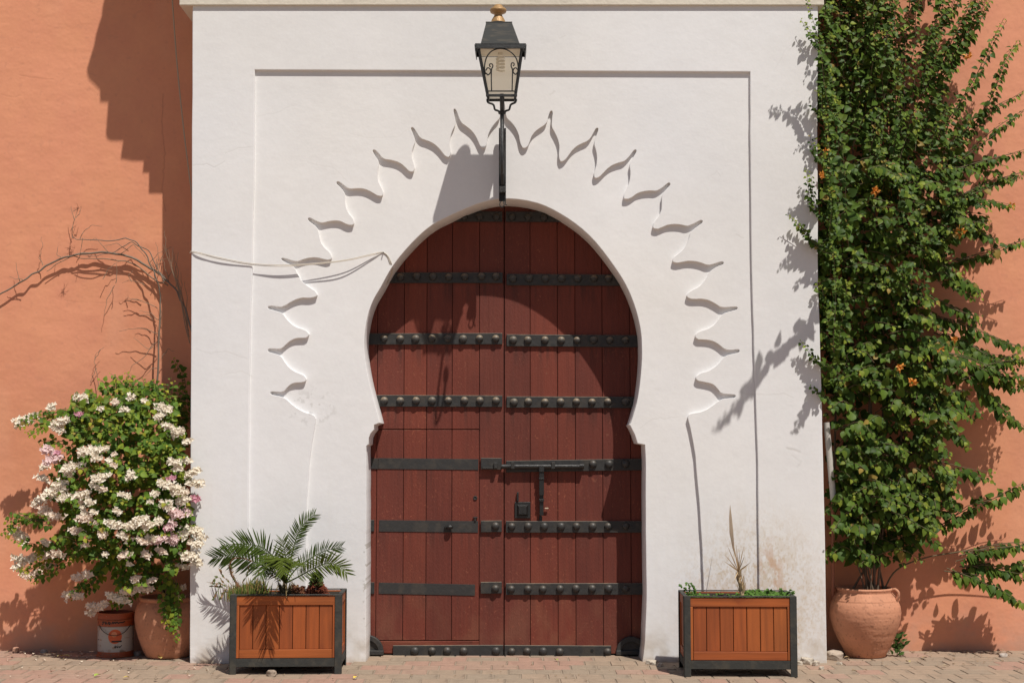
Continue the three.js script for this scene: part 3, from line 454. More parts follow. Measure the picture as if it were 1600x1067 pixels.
// one leafy shoot along pts; o: size, gap, colours, stems (list for its twig), from
function shoot(cloud, pts, o) {
  const c = new THREE.CatmullRomCurve3(pts, false, 'centripetal'), L = c.getLength(), n = Math.max(3, Math.round(L / o.gap));
  if (o.stems) { const g = taperTube(pts, o.r ?? .0035, .0014, Math.max(4, pts.length * 2), 4); o.stems.push(g); }
  let side = rnd() < .5 ? 1 : -1;
  for (let i = 0; i <= n; i++) {
    const t = clamp((o.from ?? .06) + (1 - (o.from ?? .06)) * (i + rr(-.3, .3)) / n); const p = c.getPointAt(t), tan = c.getTangentAt(t);
    side = -side;
    const face = V(.22 + gauss() * .42, .50 + gauss() * .42, .80 + gauss() * .30).normalize();
    const across = tan.clone().cross(face).normalize().multiplyScalar(side);
    const dir = across.multiplyScalar(rr(.45, 1)).addScaledVector(tan, rr(.05, .6)).add(V(0, -(o.droop ?? .55) * rr(.5, 1.4), .12));
    const s = o.size * (rnd() < .25 ? rr(.45, .7) : rr(.7, 1.2)) * (1 - .5 * Math.pow(t, 4)) * (t > .97 ? .7 : 1);
    const q = p.addScaledVector(dir.clone().normalize(), s * rr(.12, .3));
    const k = rnd() < .022 ? lin(.30, .21, .05) : t > .86 && rnd() < .55 ? o.young : o.cols[Math.floor(rnd() * o.cols.length)];
    cloud.add(q, dir, face, s, rr(.82, 1.05), k.clone().multiplyScalar(rr(.75, 1.25)));
  }
}

// ---------------------------------------------------------------- terracotta pots and paint tin
const clayMap = texOver(-1, 1, -1, 1, 512, 512, (x, y) => { const k = .88 + (fbm(x * 3, y * 22, 4) - .5) * .26 + (fbm(x * 30, y * 34, 3) - .5) * .08, w = sm(.5, .9, fbm(x * 3 + 9, y * 4, 4)) * .16, d = sm(.64, .8, fbm(x * 60, y * 60, 2)) * .2; return [k * .9 + w - d, k * .9 + w * 1.2 - d, k * .9 + w * 1.3 - d]; }, true, THREE.MirroredRepeatWrapping);
const clayBump = texOver(-1, 1, -1, 1, 512, 512, (x, y) => .5 + (fbm(x * 2, y * 30, 3) - .5) * .7 + (vn(x * 90, y * 90) - .5) * .2, false, THREE.MirroredRepeatWrapping);
M.clay = std(lin(.66, .30, .172), .85, { map: clayMap, bumpMap: clayBump, bumpScale: .006 });
M.soil = std(lin(.09, .06, .04), .95);
function cylUV(g, r) { const uv = g.attributes.uv, p = g.attributes.position; for (let i = 0; i < uv.count; i++) uv.setXY(i, uv.getX(i) * 2 * Math.PI * r, p.getY(i)); return g; }
const lathe = (prof, seg = 56) => cylUV(new THREE.LatheGeometry(prof.map(p => new THREE.Vector2(p[0], p[1])), seg), .25);
const potBase = V(P(1353, 1000, -.34).x, 0, -.34);
{
  const t = thing('terracotta_urn', 'round sunlit terracotta urn with loop handle under the green climber', 'pot', potBase);
  mesh('body', lathe([[0, 0], [.128, 0], [.142, .006], [.158, .04], [.195, .11], [.232, .19], [.254, .265], [.262, .325], [.256, .375], [.243, .405], [.236, .412], [.239, .418], [.234, .424]]), M.clay, t);
  mesh('neck', lathe([[.234, .4235], [.222, .446], [.203, .466], [.196, .478], [.204, .490], [.206, .500], [.199, .507], [.186, .502], [.178, .482], [.18, .44]]), M.clay, t);
  mesh('soil', new THREE.CircleGeometry(.185, 24).rotateX(-Math.PI / 2).translate(0, .455, 0), M.soil, t);
  for (const a of [-.5, 2.64]) { const h = mesh('handle', tube([V(.200, .492, 0), V(.224, .500, 0), V(.247, .482, 0), V(.249, .455, 0), V(.236, .428, 0)], .0125, 24, 8), M.clay, t); h.rotation.y = a; }
}
const leftPot = V(P(262, 1000, -.34).x, 0, -.34);
{
  const t = thing('terracotta_jar', 'large shaded terracotta jar half hidden behind the white corner', 'pot', leftPot);
  mesh('body', lathe([[0, 0], [.148, 0], [.160, .006], [.182, .05], [.213, .13], [.236, .21], [.246, .28], [.243, .34], [.226, .385], [.205, .41]]), M.clay, t);
  mesh('rim', lathe([[.205, .4095], [.214, .420], [.218, .432], [.210, .442], [.196, .440], [.19, .40]]), M.clay, t);
  mesh('soil', new THREE.CircleGeometry(.196, 24).rotateX(-Math.PI / 2).translate(0, .40, 0), M.soil, t);
}
{
  const c = P(180, 1000, -.37), t = thing('paint_tin', 'old orange and white paint tin with black script, beside the shaded jar', 'paint tin', V(c.x, 0, -.37));
  // the print: orange bands, white field, hand-written black script, rust
  const W = 1024, H = 360, cv = document.createElement('canvas'); cv.width = W; cv.height = H; const x = cv.getContext('2d');
  x.fillStyle = '#c9c8c2'; x.fillRect(0, 0, W, H); x.fillStyle = '#b24a22'; x.fillRect(0, 0, W, 108); x.fillRect(0, 318, W, 42);
  x.fillStyle = '#8d8a82'; x.fillRect(0, 106, W, 5);
  for (let k = 0; k < 420; k++) { x.fillStyle = ['#8a3c1d', '#b98a6a', '#e0d8ca', '#7a5a45'][k % 4]; const a = rr(0, W), b = rr(0, H), r = rr(1, 5); x.fillRect(a, b, r, r * .7); }
  for (let k = 0; k < 60; k++) { x.globalAlpha = rr(.15, .5); x.fillStyle = ['#6b3a22', '#8a5a3a', '#5a4a40'][k % 3]; x.beginPath(); x.ellipse(rr(0, W), rnd() < .5 ? rr(300, 350) : rr(0, H), rr(6, 40), rr(3, 14), 0, 0, 7); x.fill(); } x.globalAlpha = .26; x.fillStyle = '#5a4638'; x.fillRect(0, 0, W, H); x.globalAlpha = 1;
  const ctr = 300;   // the side that faces the street
  x.strokeStyle = '#15100e'; x.fillStyle = '#15100e'; x.lineWidth = 10; x.lineCap = 'round'; x.lineJoin = 'round';
  const st = (pts) => { x.beginPath(); pts.forEach((p, i) => i ? x.lineTo(ctr + p[0], p[1]) : x.moveTo(ctr + p[0], p[1])); x.stroke(); };
  // three loose written words
  st([[-92, 72], [-84, 62], [-76, 70], [-84, 84], [-94, 88]]); st([[-66, 60], [-56, 84]]); st([[-50, 56], [-48, 78], [-38, 82]]); st([[-30, 52], [-26, 78], [-14, 86], [-8, 74], [-16, 68]]); x.fillRect(ctr - 78, 46, 7, 7);
  st([[6, 80], [14, 66], [22, 78], [32, 66], [40, 78], [52, 64], [62, 78], [80, 72], [104, 72], [122, 66]]); x.fillRect(ctr + 34, 48, 7, 7); x.fillRect(ctr + 84, 54, 7, 7); x.fillRect(ctr + 96, 54, 7, 7);
  x.lineWidth = 7; st([[32, 280], [40, 264], [44, 282], [56, 266], [60, 280], [74, 270], [80, 280], [96, 264]]); x.fillRect(ctr + 62, 254, 5, 5);
  x.lineWidth = 6; st([[-170, 66], [-166, 86], [-158, 70]]); st([[-168, 150], [-160, 190]]); st([[-172, 220], [-146, 218]]); st([[-166, 262], [-158, 270]]);
  x.fillStyle = '#c4572a'; x.beginPath(); x.ellipse(ctr + 36, 188, 62, 60, 0, 0, 7); x.fill(); x.fillStyle = '#d98c62'; x.beginPath(); x.ellipse(ctr + 28, 170, 26, 22, 0, 0, 7); x.fill(); x.fillStyle = '#1a1310'; x.fillRect(ctr + 6, 222, 92, 13);
  const tx = new THREE.CanvasTexture(cv); tx.colorSpace = THREE.SRGBColorSpace; tx.wrapS = THREE.RepeatWrapping;
  const g = new THREE.CylinderGeometry(.132, .130, .315, 40, 1, true); g.rotateY(-(300 / 1024) * 2 * Math.PI - 0.0); g.translate(0, .163, 0);
  mesh('body', g, std(lin(1, 1, 1), .5, { map: tx, bumpMap: ironBump, bumpScale: .001 }), t);
  const rim = new THREE.TorusGeometry(.133, .006, 6, 40); rim.rotateX(Math.PI / 2);
  const orangeTin = std(lin(.32, .085, .03), .6);
  mesh('rim', [rim.clone().translate(0, .32, 0), rim.clone().translate(0, .007, 0), rim.clone().scale(.995, 1, .995).translate(0, .272, 0)], orangeTin, t);
  mesh('soil', new THREE.CircleGeometry(.128, 24).rotateX(-Math.PI / 2).translate(0, .29, 0), M.soil, t);
  mesh('base', new THREE.CircleGeometry(.13, 24).rotateX(Math.PI / 2).translate(0, .006, 0), orangeTin, t);
  mesh('wire_handle', tube([V(-.10, .235, .088), V(-.07, .205, .125), V(-.02, .175, .142), V(.04, .165, .136), V(.09, .185, .11), V(.125, .235, .05)], .0026, 30, 5), M.shoeIron, t);
}

// ---------------------------------------------------------------- wooden planters
const woodMap = texOver(-.6, .6, -.6, .6, 512, 512, (x, y) => { const g = fbm(x * 38, y * 2.4 + fbm(x * 4, y * 1.5, 2) * 2, 4), k = .80 + (g - .5) * .55 + (fbm(x * 6, y * 3, 3) - .5) * .35, st = sm(.62, .78, fbm(x * 9 + 4, y * 5, 4)) * .35; return [k * (.9 - st * .6), k * (.88 - st * .8), k * (.85 - st * .8)]; }, true, THREE.MirroredRepeatWrapping);
const woodBump = texOver(-.6, .6, -.6, .6, 512, 512, (x, y) => .5 + (fbm(x * 60, y * 3, 4) - .5) * .9, false, THREE.MirroredRepeatWrapping);
const woods = [[.45, .112, .020], [.40, .095, .017], [.50, .135, .025], [.46, .118, .021], [.37, .085, .016]].map(c => std(lin(...c), .66, { map: woodMap, bumpMap: woodBump, bumpScale: .002 }));
const planterIron = std(lin(.066, .066, .058), .86, { map: ironMap, bumpMap: ironBump, bumpScale: .003 });
const PW = .755, PH = .535, PD = .43;
M.liner = std(lin(.06, .05, .04), .9);
function planter(pos, turn, label) {
  const t = thing('wooden_planter', label, 'planter', pos, turn, 'wooden planters either side of the door');
  const wood = (w, h, d, x, y, z, swap, name) => { const g = box(w, h, d, 0, 0, 0, .003); planarUV(g, 1, rnd() * 2, rnd() * 2, swap); const m = mesh(name, g, woods[Math.floor(rnd() * 5)], t); m.position.set(x, y, z); };
  const hw = PW / 2, hd = PD / 2, leg = .043, y1 = .052, yr = .108;
  for (const sx of [-1, 1]) for (const sz of [-1, 1]) mesh('corner_post', [box(leg, PH, .006, sx * (hw - leg / 2), PH / 2, sz * (hd + .001), .002), box(.006, PH, leg, sx * (hw + .001), PH / 2, sz * (hd - leg / 2), .002)].map(g => planarUV(g, 1, rnd(), rnd())), planterIron, t);
  for (const s of [-1, 1]) {
    mesh('bottom_rail', planarUV(box(PW - .012, yr - y1, .005, 0, (yr + y1) / 2, s * (hd - .004), .002), 1, rnd(), rnd()), planterIron, t);
    mesh('bottom_rail', planarUV(box(.005, yr - y1, PD - .02, s * (hw - .004), (yr + y1) / 2, 0, .002), 1, rnd(), rnd()), planterIron, t);
    mesh('rim', planarUV(box(PW + .006, .006, .030, 0, PH + .0015, s * (hd - .012), .002)), planterIron, t);
    mesh('rim', planarUV(box(.030, .006, PD - .05, s * (hw - .012), PH + .0012, 0, .002)), planterIron, t);
    // long side
    const z = s * (hd - .020), x0 = hw - leg + .012, top = PH - .006, iw = 2 * (x0 - .03);
    wood(2 * x0, .062, .022, 0, top - .031, z + s * .005, true, 'wood_rail'); wood(2 * (x0 - .031), .058, .022, 0, yr + .031, z + s * .004, true, 'wood_rail');
    for (const q of [-1, 1]) wood(.028, top - .064 - yr, .022, q * (x0 - .0145), (top - .063 + yr + .003) / 2, z + s * .0045, false, 'stile');
    for (let i = 0; i < 7; i++) wood(iw / 7 - .004, top - .063 - yr - .061, .014, -iw / 2 + iw / 7 * (i + .5), (top - .063 + yr + .061) / 2, z + s * .0005, false, 'slat');
    // short side
    const x = s * (hw - .020), z0 = hd - leg + .012, idp = 2 * (z0 - .03);
    wood(.022, .062, 2 * z0, x + s * .005, top - .031, 0, true, 'wood_rail'); wood(.022, .058, 2 * (z0 - .031), x + s * .004, yr + .031, 0, true, 'wood_rail');
    for (const q of [-1, 1]) wood(.022, top - .064 - yr, .028, x + s * .0045, (top - .063 + yr + .003) / 2, q * (z0 - .0145), false, 'stile');
    for (let i = 0; i < 4; i++) wood(.014, top - .063 - yr - .061, idp / 4 - .004, x + s * .0005, (top - .063 + yr + .061) / 2, -idp / 2 + idp / 4 * (i + .5), false, 'slat');
  }
  mesh('liner', [box(PW - .062, PH - .085, .004, 0, .07 + (PH - .085) / 2, hd - .034), box(PW - .062, PH - .085, .004, 0, .07 + (PH - .085) / 2, -hd + .034), box(.004, PH - .085, PD - .072, hw - .034, .07 + (PH - .085) / 2, 0), box(.004, PH - .085, PD - .072, -hw + .034, .07 + (PH - .085) / 2, 0), box(PW - .07, .004, PD - .075, 0, .07, 0)], M.liner, t);
  { const g = new THREE.PlaneGeometry(PW - .055, PD - .055, 24, 14); g.rotateX(-Math.PI / 2); const p = g.attributes.position; for (let i = 0; i < p.count; i++) p.setY(i, PH - .038 + (fbm(p.getX(i) * 14 + pos.x * 9, p.getZ(i) * 14, 3) - .5) * .05); g.computeVertexNormals(); mesh('soil', planarUV(g), M.soil, t); }
  return t;
}
const fl = Gd(363, 1055.5), frr = Gd(526.5, 1052.5), fl2 = Gd(1076, 1056.5), fr2 = Gd(1241, 1059.5);
const mid = (a, b, turn) => V((a.x + b.x) / 2 - Math.sin(turn) * PD / 2, 0, (a.z + b.z) / 2 - Math.cos(turn) * PD / 2);
const PL = mid(fl, frr, .035), PR = mid(fl2, fr2, -.03);
planter(PL, .035, 'wooden planter box with iron corners holding the young palm');
planter(PR, -.03, 'wooden planter box with iron corners holding the dry stump and green cover');

// ---------------------------------------------------------------- young palm
{
  const t = thing('young_palm', 'young palm with arching feathery fronds in the left planter', 'palm', V(P(446, 915, PL.z).x, PH - .05, PL.z));
  const o = t.position, ZP = PL.z, q = (px, py, z) => P(px, py, z).sub(o);
  const frondMats = [[.052, .080, .014], [.075, .10, .016], [.038, .058, .012]].map(c => new THREE.MeshPhysicalMaterial({ color: lin(...c), roughness: .75, specularIntensity: .10 }));
  const frond = (pts, Lm, mi, both = 1, sag = .1, face = V(.1, .15, 1), start = .2) => {
    const c = new THREE.CatmullRomCurve3(pts.map(p => q(...p)), false, 'centripetal'), n = Math.round(c.getLength() / .0155), gs = [taperTube(pts.map(p => q(...p)), .006, .0016, 24, 5)];
    for (let i = 0; i <= n; i++) for (const s of [-1, 1]) {
      const u = start + (1 - start) * (i + rr(-.3, .3)) / n; if (u > 1) continue; if (s < 0 && rnd() > both) continue;
      const p = c.getPointAt(clamp(u)), tan = c.getTangentAt(clamp(u)), f = face.clone().add(V(gauss() * .25, gauss() * .25, gauss() * .25)).normalize(), side = f.clone().cross(tan).normalize().multiplyScalar(s);
      const along = .42 + .9 * Math.pow(clamp(u), 3), d = side.multiplyScalar(rr(.75, 1)).addScaledVector(tan, along + gauss() * .10).addScaledVector(f, rr(-.1, .35)).add(V(0, -sag * rr(.3, 1.2), 0));
      const len = 1.15 * Lm * Math.pow(Math.sin(Math.PI * (.14 + .72 * clamp((u - start) / (1 - start)))), .7) * rr(.85, 1.1);
      gs.push(BLADE.clone().applyMatrix4(basis(d, f).scale(V(len * .95, len, len)).setPosition(p)));
    }
    mesh('frond', gs, frondMats[mi], t);
  };
  const B = [446, 911, ZP];
  frond([B, [438, 890, ZP + .02], [425, 868, ZP + .05], [409, 855, ZP + .08], [384, 850, ZP + .10], [349, 851, ZP + .12]], .115, 0, .8, .05);
  frond([B, [432, 898, ZP - .02], [413, 885, ZP - .06], [386, 874, ZP - .10], [362, 868, ZP - .12], [331, 871, ZP - .14]], .125, 2, 1, .1);
  frond([B, [446, 890, ZP + .03], [446, 872, ZP + .06], [441, 843, ZP + .09]], .09, 1, 1, 0);
  frond([B, [452, 885, ZP], [459, 853, ZP - .01], [469, 826, ZP - .02], [481, 812, ZP - .03], [492, 803, ZP - .04]], .085, 0, 1, -.03, V(-.2, .1, 1), .35);
  frond([B, [462, 889, ZP - .03], [487, 871, ZP - .07], [507, 861, ZP - .1], [534, 854, ZP - .12]], .085, 2, .75, 0, V(0, .2, 1), .25);
  frond([B, [464, 902, ZP + .04], [488, 889, ZP + .10], [512, 880, ZP + .16], [529, 884, ZP + .20], [543, 897, ZP + .22]], .10, 1, 1, .1);
  frond([B, [443, 895, ZP + .07], [437, 880, ZP + .16], [432, 876, ZP + .27], [428, 884, ZP + .37]], .115, 1, 1, .1, V(.1, .9, .5), .3);
  frond([B, [441, 886, ZP + .12], [438, 873, ZP + .25], [440, 878, ZP + .38], [443, 898, ZP + .47]], .11, 1, 1, .1, V(.1, .9, .5), .3);
  frond([B, [436, 892, ZP + .10], [424, 880, ZP + .20], [414, 884, ZP + .30], [406, 900, ZP + .36]], .10, 0, 1, .1, V(.1, .9, .5), .3);
  frond([B, [450, 893, ZP + .08], [458, 882, ZP + .18], [464, 884, ZP + .28]], .10, 1, 1, .1, V(.1, .9, .5), .3);
  frond([B, [438, 900, ZP + .05], [428, 893, ZP + .10], [416, 893, ZP + .15]], .075, 0, 1, .2);
  const dry = std(lin(.20, .085, .035), .8);
  mesh('dead_frond', [taperTube([[375, 924, ZP + .03], [368, 910, ZP + .04], [360, 895, ZP + .05], [359, 882, ZP + .05], [364, 873, ZP + .05], [378, 872, ZP + .04], [394, 877, ZP + .02]].map(p => q(...p)), .0085, .003, 40, 6), ...Array.from({ length: 70 }, () => { const u = rnd() * .62, c = new THREE.CatmullRomCurve3([[375, 924, ZP + .03], [368, 910, ZP + .04], [360, 895, ZP + .05], [359, 882, ZP + .05], [364, 873, ZP + .05], [378, 872, ZP + .04]].map(p => q(...p))), p = c.getPoint(u); return BLADE.clone().applyMatrix4(basis(V(gauss(), gauss() + .4, gauss()), V(0, .3, 1)).scale(V(.03, .026, .03)).setPosition(p)); })], dry, t);
  const stalkMat = std(lin(.35, .25, .10), .7);
  const trunk = []; for (let i = 0; i < 60; i++) { const a = rr(0, 6.28), h = rr(0, .07); trunk.push(BLADE.clone().applyMatrix4(basis(V(Math.cos(a) * .7, 1, Math.sin(a) * .7), V(Math.cos(a), .3, Math.sin(a))).scale(V(.16, .085, .08)).setPosition(V(Math.cos(a) * .028, h - .01, Math.sin(a) * .028)))); }
  mesh('trunk', [new THREE.SphereGeometry(.042, 14, 8).scale(1, 1.3, 1).translate(0, .01, 0), ...trunk], std(lin(.14, .11, .055), .85), t);
  for (const a of [[[438, 908, ZP + .06], [428, 902, ZP + .12], [420, 897, ZP + .16]], [[440, 906, ZP + .1], [446, 916, ZP + .24], [447, 934, ZP + .3]], [[452, 906, ZP + .08], [458, 912, ZP + .2], [466, 918, ZP + .26]]]) mesh('bent_stalk', taperTube(a.map(p => q(...p)), .004, .0015, 16, 4), stalkMat, t);
}
// smaller plants in the left planter
{
  const leftTop = (px, z) => P(px, 920, z);
  const t = thing('croton_plant', 'red brown bushy plant with green top at the right of the left planter', 'plant', V(P(494, 920, PL.z - .02).x, PH - .05, PL.z - .02));
  const c1 = new Cloud(), c2 = new Cloud();
  for (let i = 0; i < 620; i++) { const h = Math.pow(rnd(), 1.4) * .125, a = rr(0, 6.28), r = (.10 - h * .72) * Math.sqrt(rnd()); c1.add(V(Math.cos(a) * r * 1.05, h + .01, Math.sin(a) * r), V(Math.cos(a), rr(-.2, .9), Math.sin(a)), V(gauss() * .4, .5, .8), rr(.014, .026), 1, lin(.16, .045, .025).multiplyScalar(rr(.5, 1.6))); }
  for (let i = 0; i < 200; i++) { const h = .09 + rnd() * .085, a = rr(0, 6.28), r = .034 * (1.3 - (h - .09) / .11) * Math.sqrt(rnd()); c2.add(V(Math.cos(a) * r, h, Math.sin(a) * r), V(Math.cos(a), rr(-.2, .9), Math.sin(a)), V(gauss() * .4, .5, .8), rr(.018, .03), 1, lin(.07, .10, .03).multiplyScalar(rr(.6, 1.4))); }
  c1.build('red_foliage', leafMat(.6, .15), t); c2.build('green_foliage', leafMat(.5, .2), t);
  mesh('stem', taperTube([V(0, -.02, 0), V(.004, .06, 0), V(0, .13, 0)], .006, .003), std(lin(.12, .08, .05), .8), t);
  const u = thing('red_leaf_plant', 'small rusty leaved plant tucked against the palm foot', 'plant', V(P(466, 920, PL.z + .02).x, PH - .05, PL.z + .02));
  const c3 = new Cloud(); for (let i = 0; i < 260; i++) { const h = Math.pow(rnd(), 1.2) * .09, a = rr(0, 6.28), r = .06 * (1.1 - h * 7) * Math.sqrt(rnd()); c3.add(V(Math.cos(a) * r, h, Math.sin(a) * r), V(Math.cos(a), rr(-.2, .9), Math.sin(a)), V(gauss() * .4, .5, .8), rr(.016, .03), 1, (rnd() < .6 ? lin(.24, .11, .055) : lin(.16, .05, .03)).multiplyScalar(rr(.5, 1.5))); }
  c3.build('foliage', leafMat(.6, .15), u);
  // grass and sprawling twigs on the left
  const g = thing('grass_tuft', 'short yellow green grass at the left of the palm planter', 'grass', V(P(388, 925, PL.z).x, PH - .05, PL.z)); 
  const cg = new Cloud(); for (let i = 0; i < 900; i++) { const x = gauss() * .11 - .01, z = rr(-.15, .17), h = rr(.05, .15) * (x > .03 ? 1.1 : .8); cg.add(V(x, .0, z), V(gauss() * .45, 1, gauss() * .35), V(gauss() * .3, .2, 1), h, rr(.5, .9), (rnd() < .35 ? lin(.30, .22, .08) : lin(.12, .165, .035)).multiplyScalar(rr(.6, 1.3))); }
  cg.build('blades', leafMat(.6, .2), g, BLADE);
  const w = thing('sprawling_weed', 'straggly twiggy weed leaning out over the planter left end', 'weed', V(P(368, 925, PL.z + .06).x, PH - .05, PL.z + .06));
  const qq = (px, py, z) => P(px, py, z).sub(w.position), st = [], cw = new Cloud(), Z = PL.z + .06;
  for (const l of [[[366, 925], [355, 918], [345, 913], [337, 912], [322, 909]], [[364, 926], [352, 920], [340, 917], [328, 916]], [[368, 922], [356, 908], [347, 900], [344, 893]], [[366, 924], [352, 922], [346, 933], [342, 936]], [[345, 913], [338, 926], [332, 938]], [[370, 920], [366, 905], [361, 898], [362, 888]], [[364, 925], [350, 926], [345, 934]], [[366, 922], [350, 912], [341, 902], [334, 906]], [[372, 922], [380, 908], [386, 898], [388, 886]], [[374, 924], [388, 912], [398, 903], [404, 893]]]) {
    const pts = l.map((p, i) => qq(p[0], p[1], Z + i * .012 * (rnd() - .3))); st.push(taperTube(pts, .0026, .001, 12, 4));
    const c = new THREE.CatmullRomCurve3(pts); for (let i = 0; i < 9; i++) { const u2 = rr(.25, 1), p = c.getPoint(u2); cw.add(p, c.getTangent(u2).add(V(gauss() * .6, gauss() * .6, gauss() * .4)), V(gauss() * .3, .5, .8), rr(.018, .034), .5, (rnd() < .45 ? lin(.26, .16, .08) : lin(.12, .14, .045)).multiplyScalar(rr(.6, 1.3))); }
  }
  mesh('stem', st, std(lin(.24, .17, .09), .8), w); cw.build('foliage', leafMat(.6, .2), w);
}
// ---------------------------------------------------------------- right planter: dry stump and ground cover
{
  const Z = PR.z + .0, t = thing('dry_yucca', 'dead dry yucca stump with spiky leaves and one tall pale blade', 'dry plant', V(P(1159, 925, Z).x, PH - .05, Z));
  const q = (px, py, z) => P(px, py, z).sub(t.position), straw = std(lin(.46, .33, .19), .8), straw2 = std(lin(.36, .24, .13), .85);
  mesh('stump', [taperTube([q(1160, 930, Z), q(1158, 918, Z), q(1155, 905, Z), q(1154, 893, Z)], .016, .008, 24, 7), ...Array.from({ length: 46 }, () => { const u = rnd(), a = rr(0, 6.28); return BLADE.clone().applyMatrix4(basis(V(Math.cos(a) * .45, 1, Math.sin(a) * .45), V(Math.cos(a), .2, Math.sin(a))).scale(V(.13, rr(.04, .08), .05)).setPosition(q(1160 - u * 6, 928 - u * 30, Z).add(V(Math.cos(a) * .012, 0, Math.sin(a) * .012)))); })], straw, t);
  for (const [x, y, dz] of [[1137, 852, .05], [1133, 866, .08], [1131, 876, .1], [1146, 846, -.02], [1151, 850, .04], [1163, 853, .03], [1164, 869, .08], [1173, 879, .1], [1156, 862, .1], [1148, 905, .12], [1139, 880, -.05], [1169, 884, .02]]) {
    const a = q(1154, 893, Z), b = q(x, y, Z + dz), m = a.clone().lerp(b, .5).add(V(0, rr(-.01, .004), .01)), d = b.clone().sub(a);
    mesh('dry_leaf', [BLADE.clone().applyMatrix4(basis(d, V(gauss() * .4, .2, 1)).scale(V(d.length() * .75 * (.09 / d.length()) * 1.0, d.length(), d.length() * .4)).setPosition(a))], rnd() < .5 ? straw : straw2, t);
  }
  const pts = [[1154, 893, Z], [1151, 874, Z - .02], [1146, 855, Z - .07], [1143, 832, Z - .14], [1141.5, 808, Z - .215], [1141, 789, Z - .265]], hw = [.003, .004, .009, .017, .012, .001];
  const pos = [], idx = [], uv = []; pts.forEach((p, i) => { const c = q(...p); for (const s of [-1, 0, 1]) { pos.push(c.x + s * hw[i] * .55 + (s ? .001 : 0), c.y + s * hw[i] * .3, c.z + s * hw[i] * 1.7); uv.push(s, i); } }); for (let i = 0; i < 5; i++) for (let j = 0; j < 2; j++) { const a = i * 3 + j; idx.push(a, a + 1, a + 4, a, a + 4, a + 3); }
  const g = new THREE.BufferGeometry(); g.setAttribute('position', new THREE.Float32BufferAttribute(pos, 3)); g.setAttribute('uv', new THREE.Float32BufferAttribute(uv, 2)); g.setIndex(idx); g.computeVertexNormals();
  mesh('tall_blade', g, std(lin(.68, .53, .36), .8, {}), t);
  const c = thing('ground_cover', 'low bright green creeping plant filling the right planter', 'ground cover', V(PR.x, PH - .05, PR.z), -.03), cl = new Cloud();
  for (let i = 0; i < 2600; i++) { let x = rr(-.345, .345), z = rr(-.18, .185); if (x < .02 && x > -.19 && z < .06 && rnd() < .93) continue; if (x < -.19 && z < -.1 && rnd() < .5) continue; const h = (fbm(x * 12, z * 12, 3)) * .055 + (x > .1 ? .016 : .0); cl.add(V(x, h * rr(.4, 1), z), V(gauss(), .35, gauss()), V(gauss() * .45, 1, .5), rr(.013, .024), 1.1, lin(.085, .17, .03).multiplyScalar(rr(.55, 1.4))); }
  for (const [sx, sz, ex, ey, ez] of [[-.30, -.12, -.385, .095, -.13], [-.29, -.10, -.33, .11, -.10], [-.27, -.14, -.29, .10, -.13], [.33, .05, .37, .085, .06], [.30, 0, .31, .085, 0], [.22, -.05, .235, .07, -.05], [.34, .1, .385, .07, .1]]) for (let k = 0; k < 16; k++) { const u = k / 15; cl.add(V(sx + (ex - sx) * u + gauss() * .008, .03 + (ey - .03) * u + gauss() * .006, sz + (ez - sz) * u), V(gauss(), .3, gauss()), V(gauss() * .4, .7, .7), rr(.014, .024), 1.1, lin(.09, .17, .035).multiplyScalar(rr(.6, 1.3))); }
  cl.build('foliage', leafMat(.55, .2), c);
}

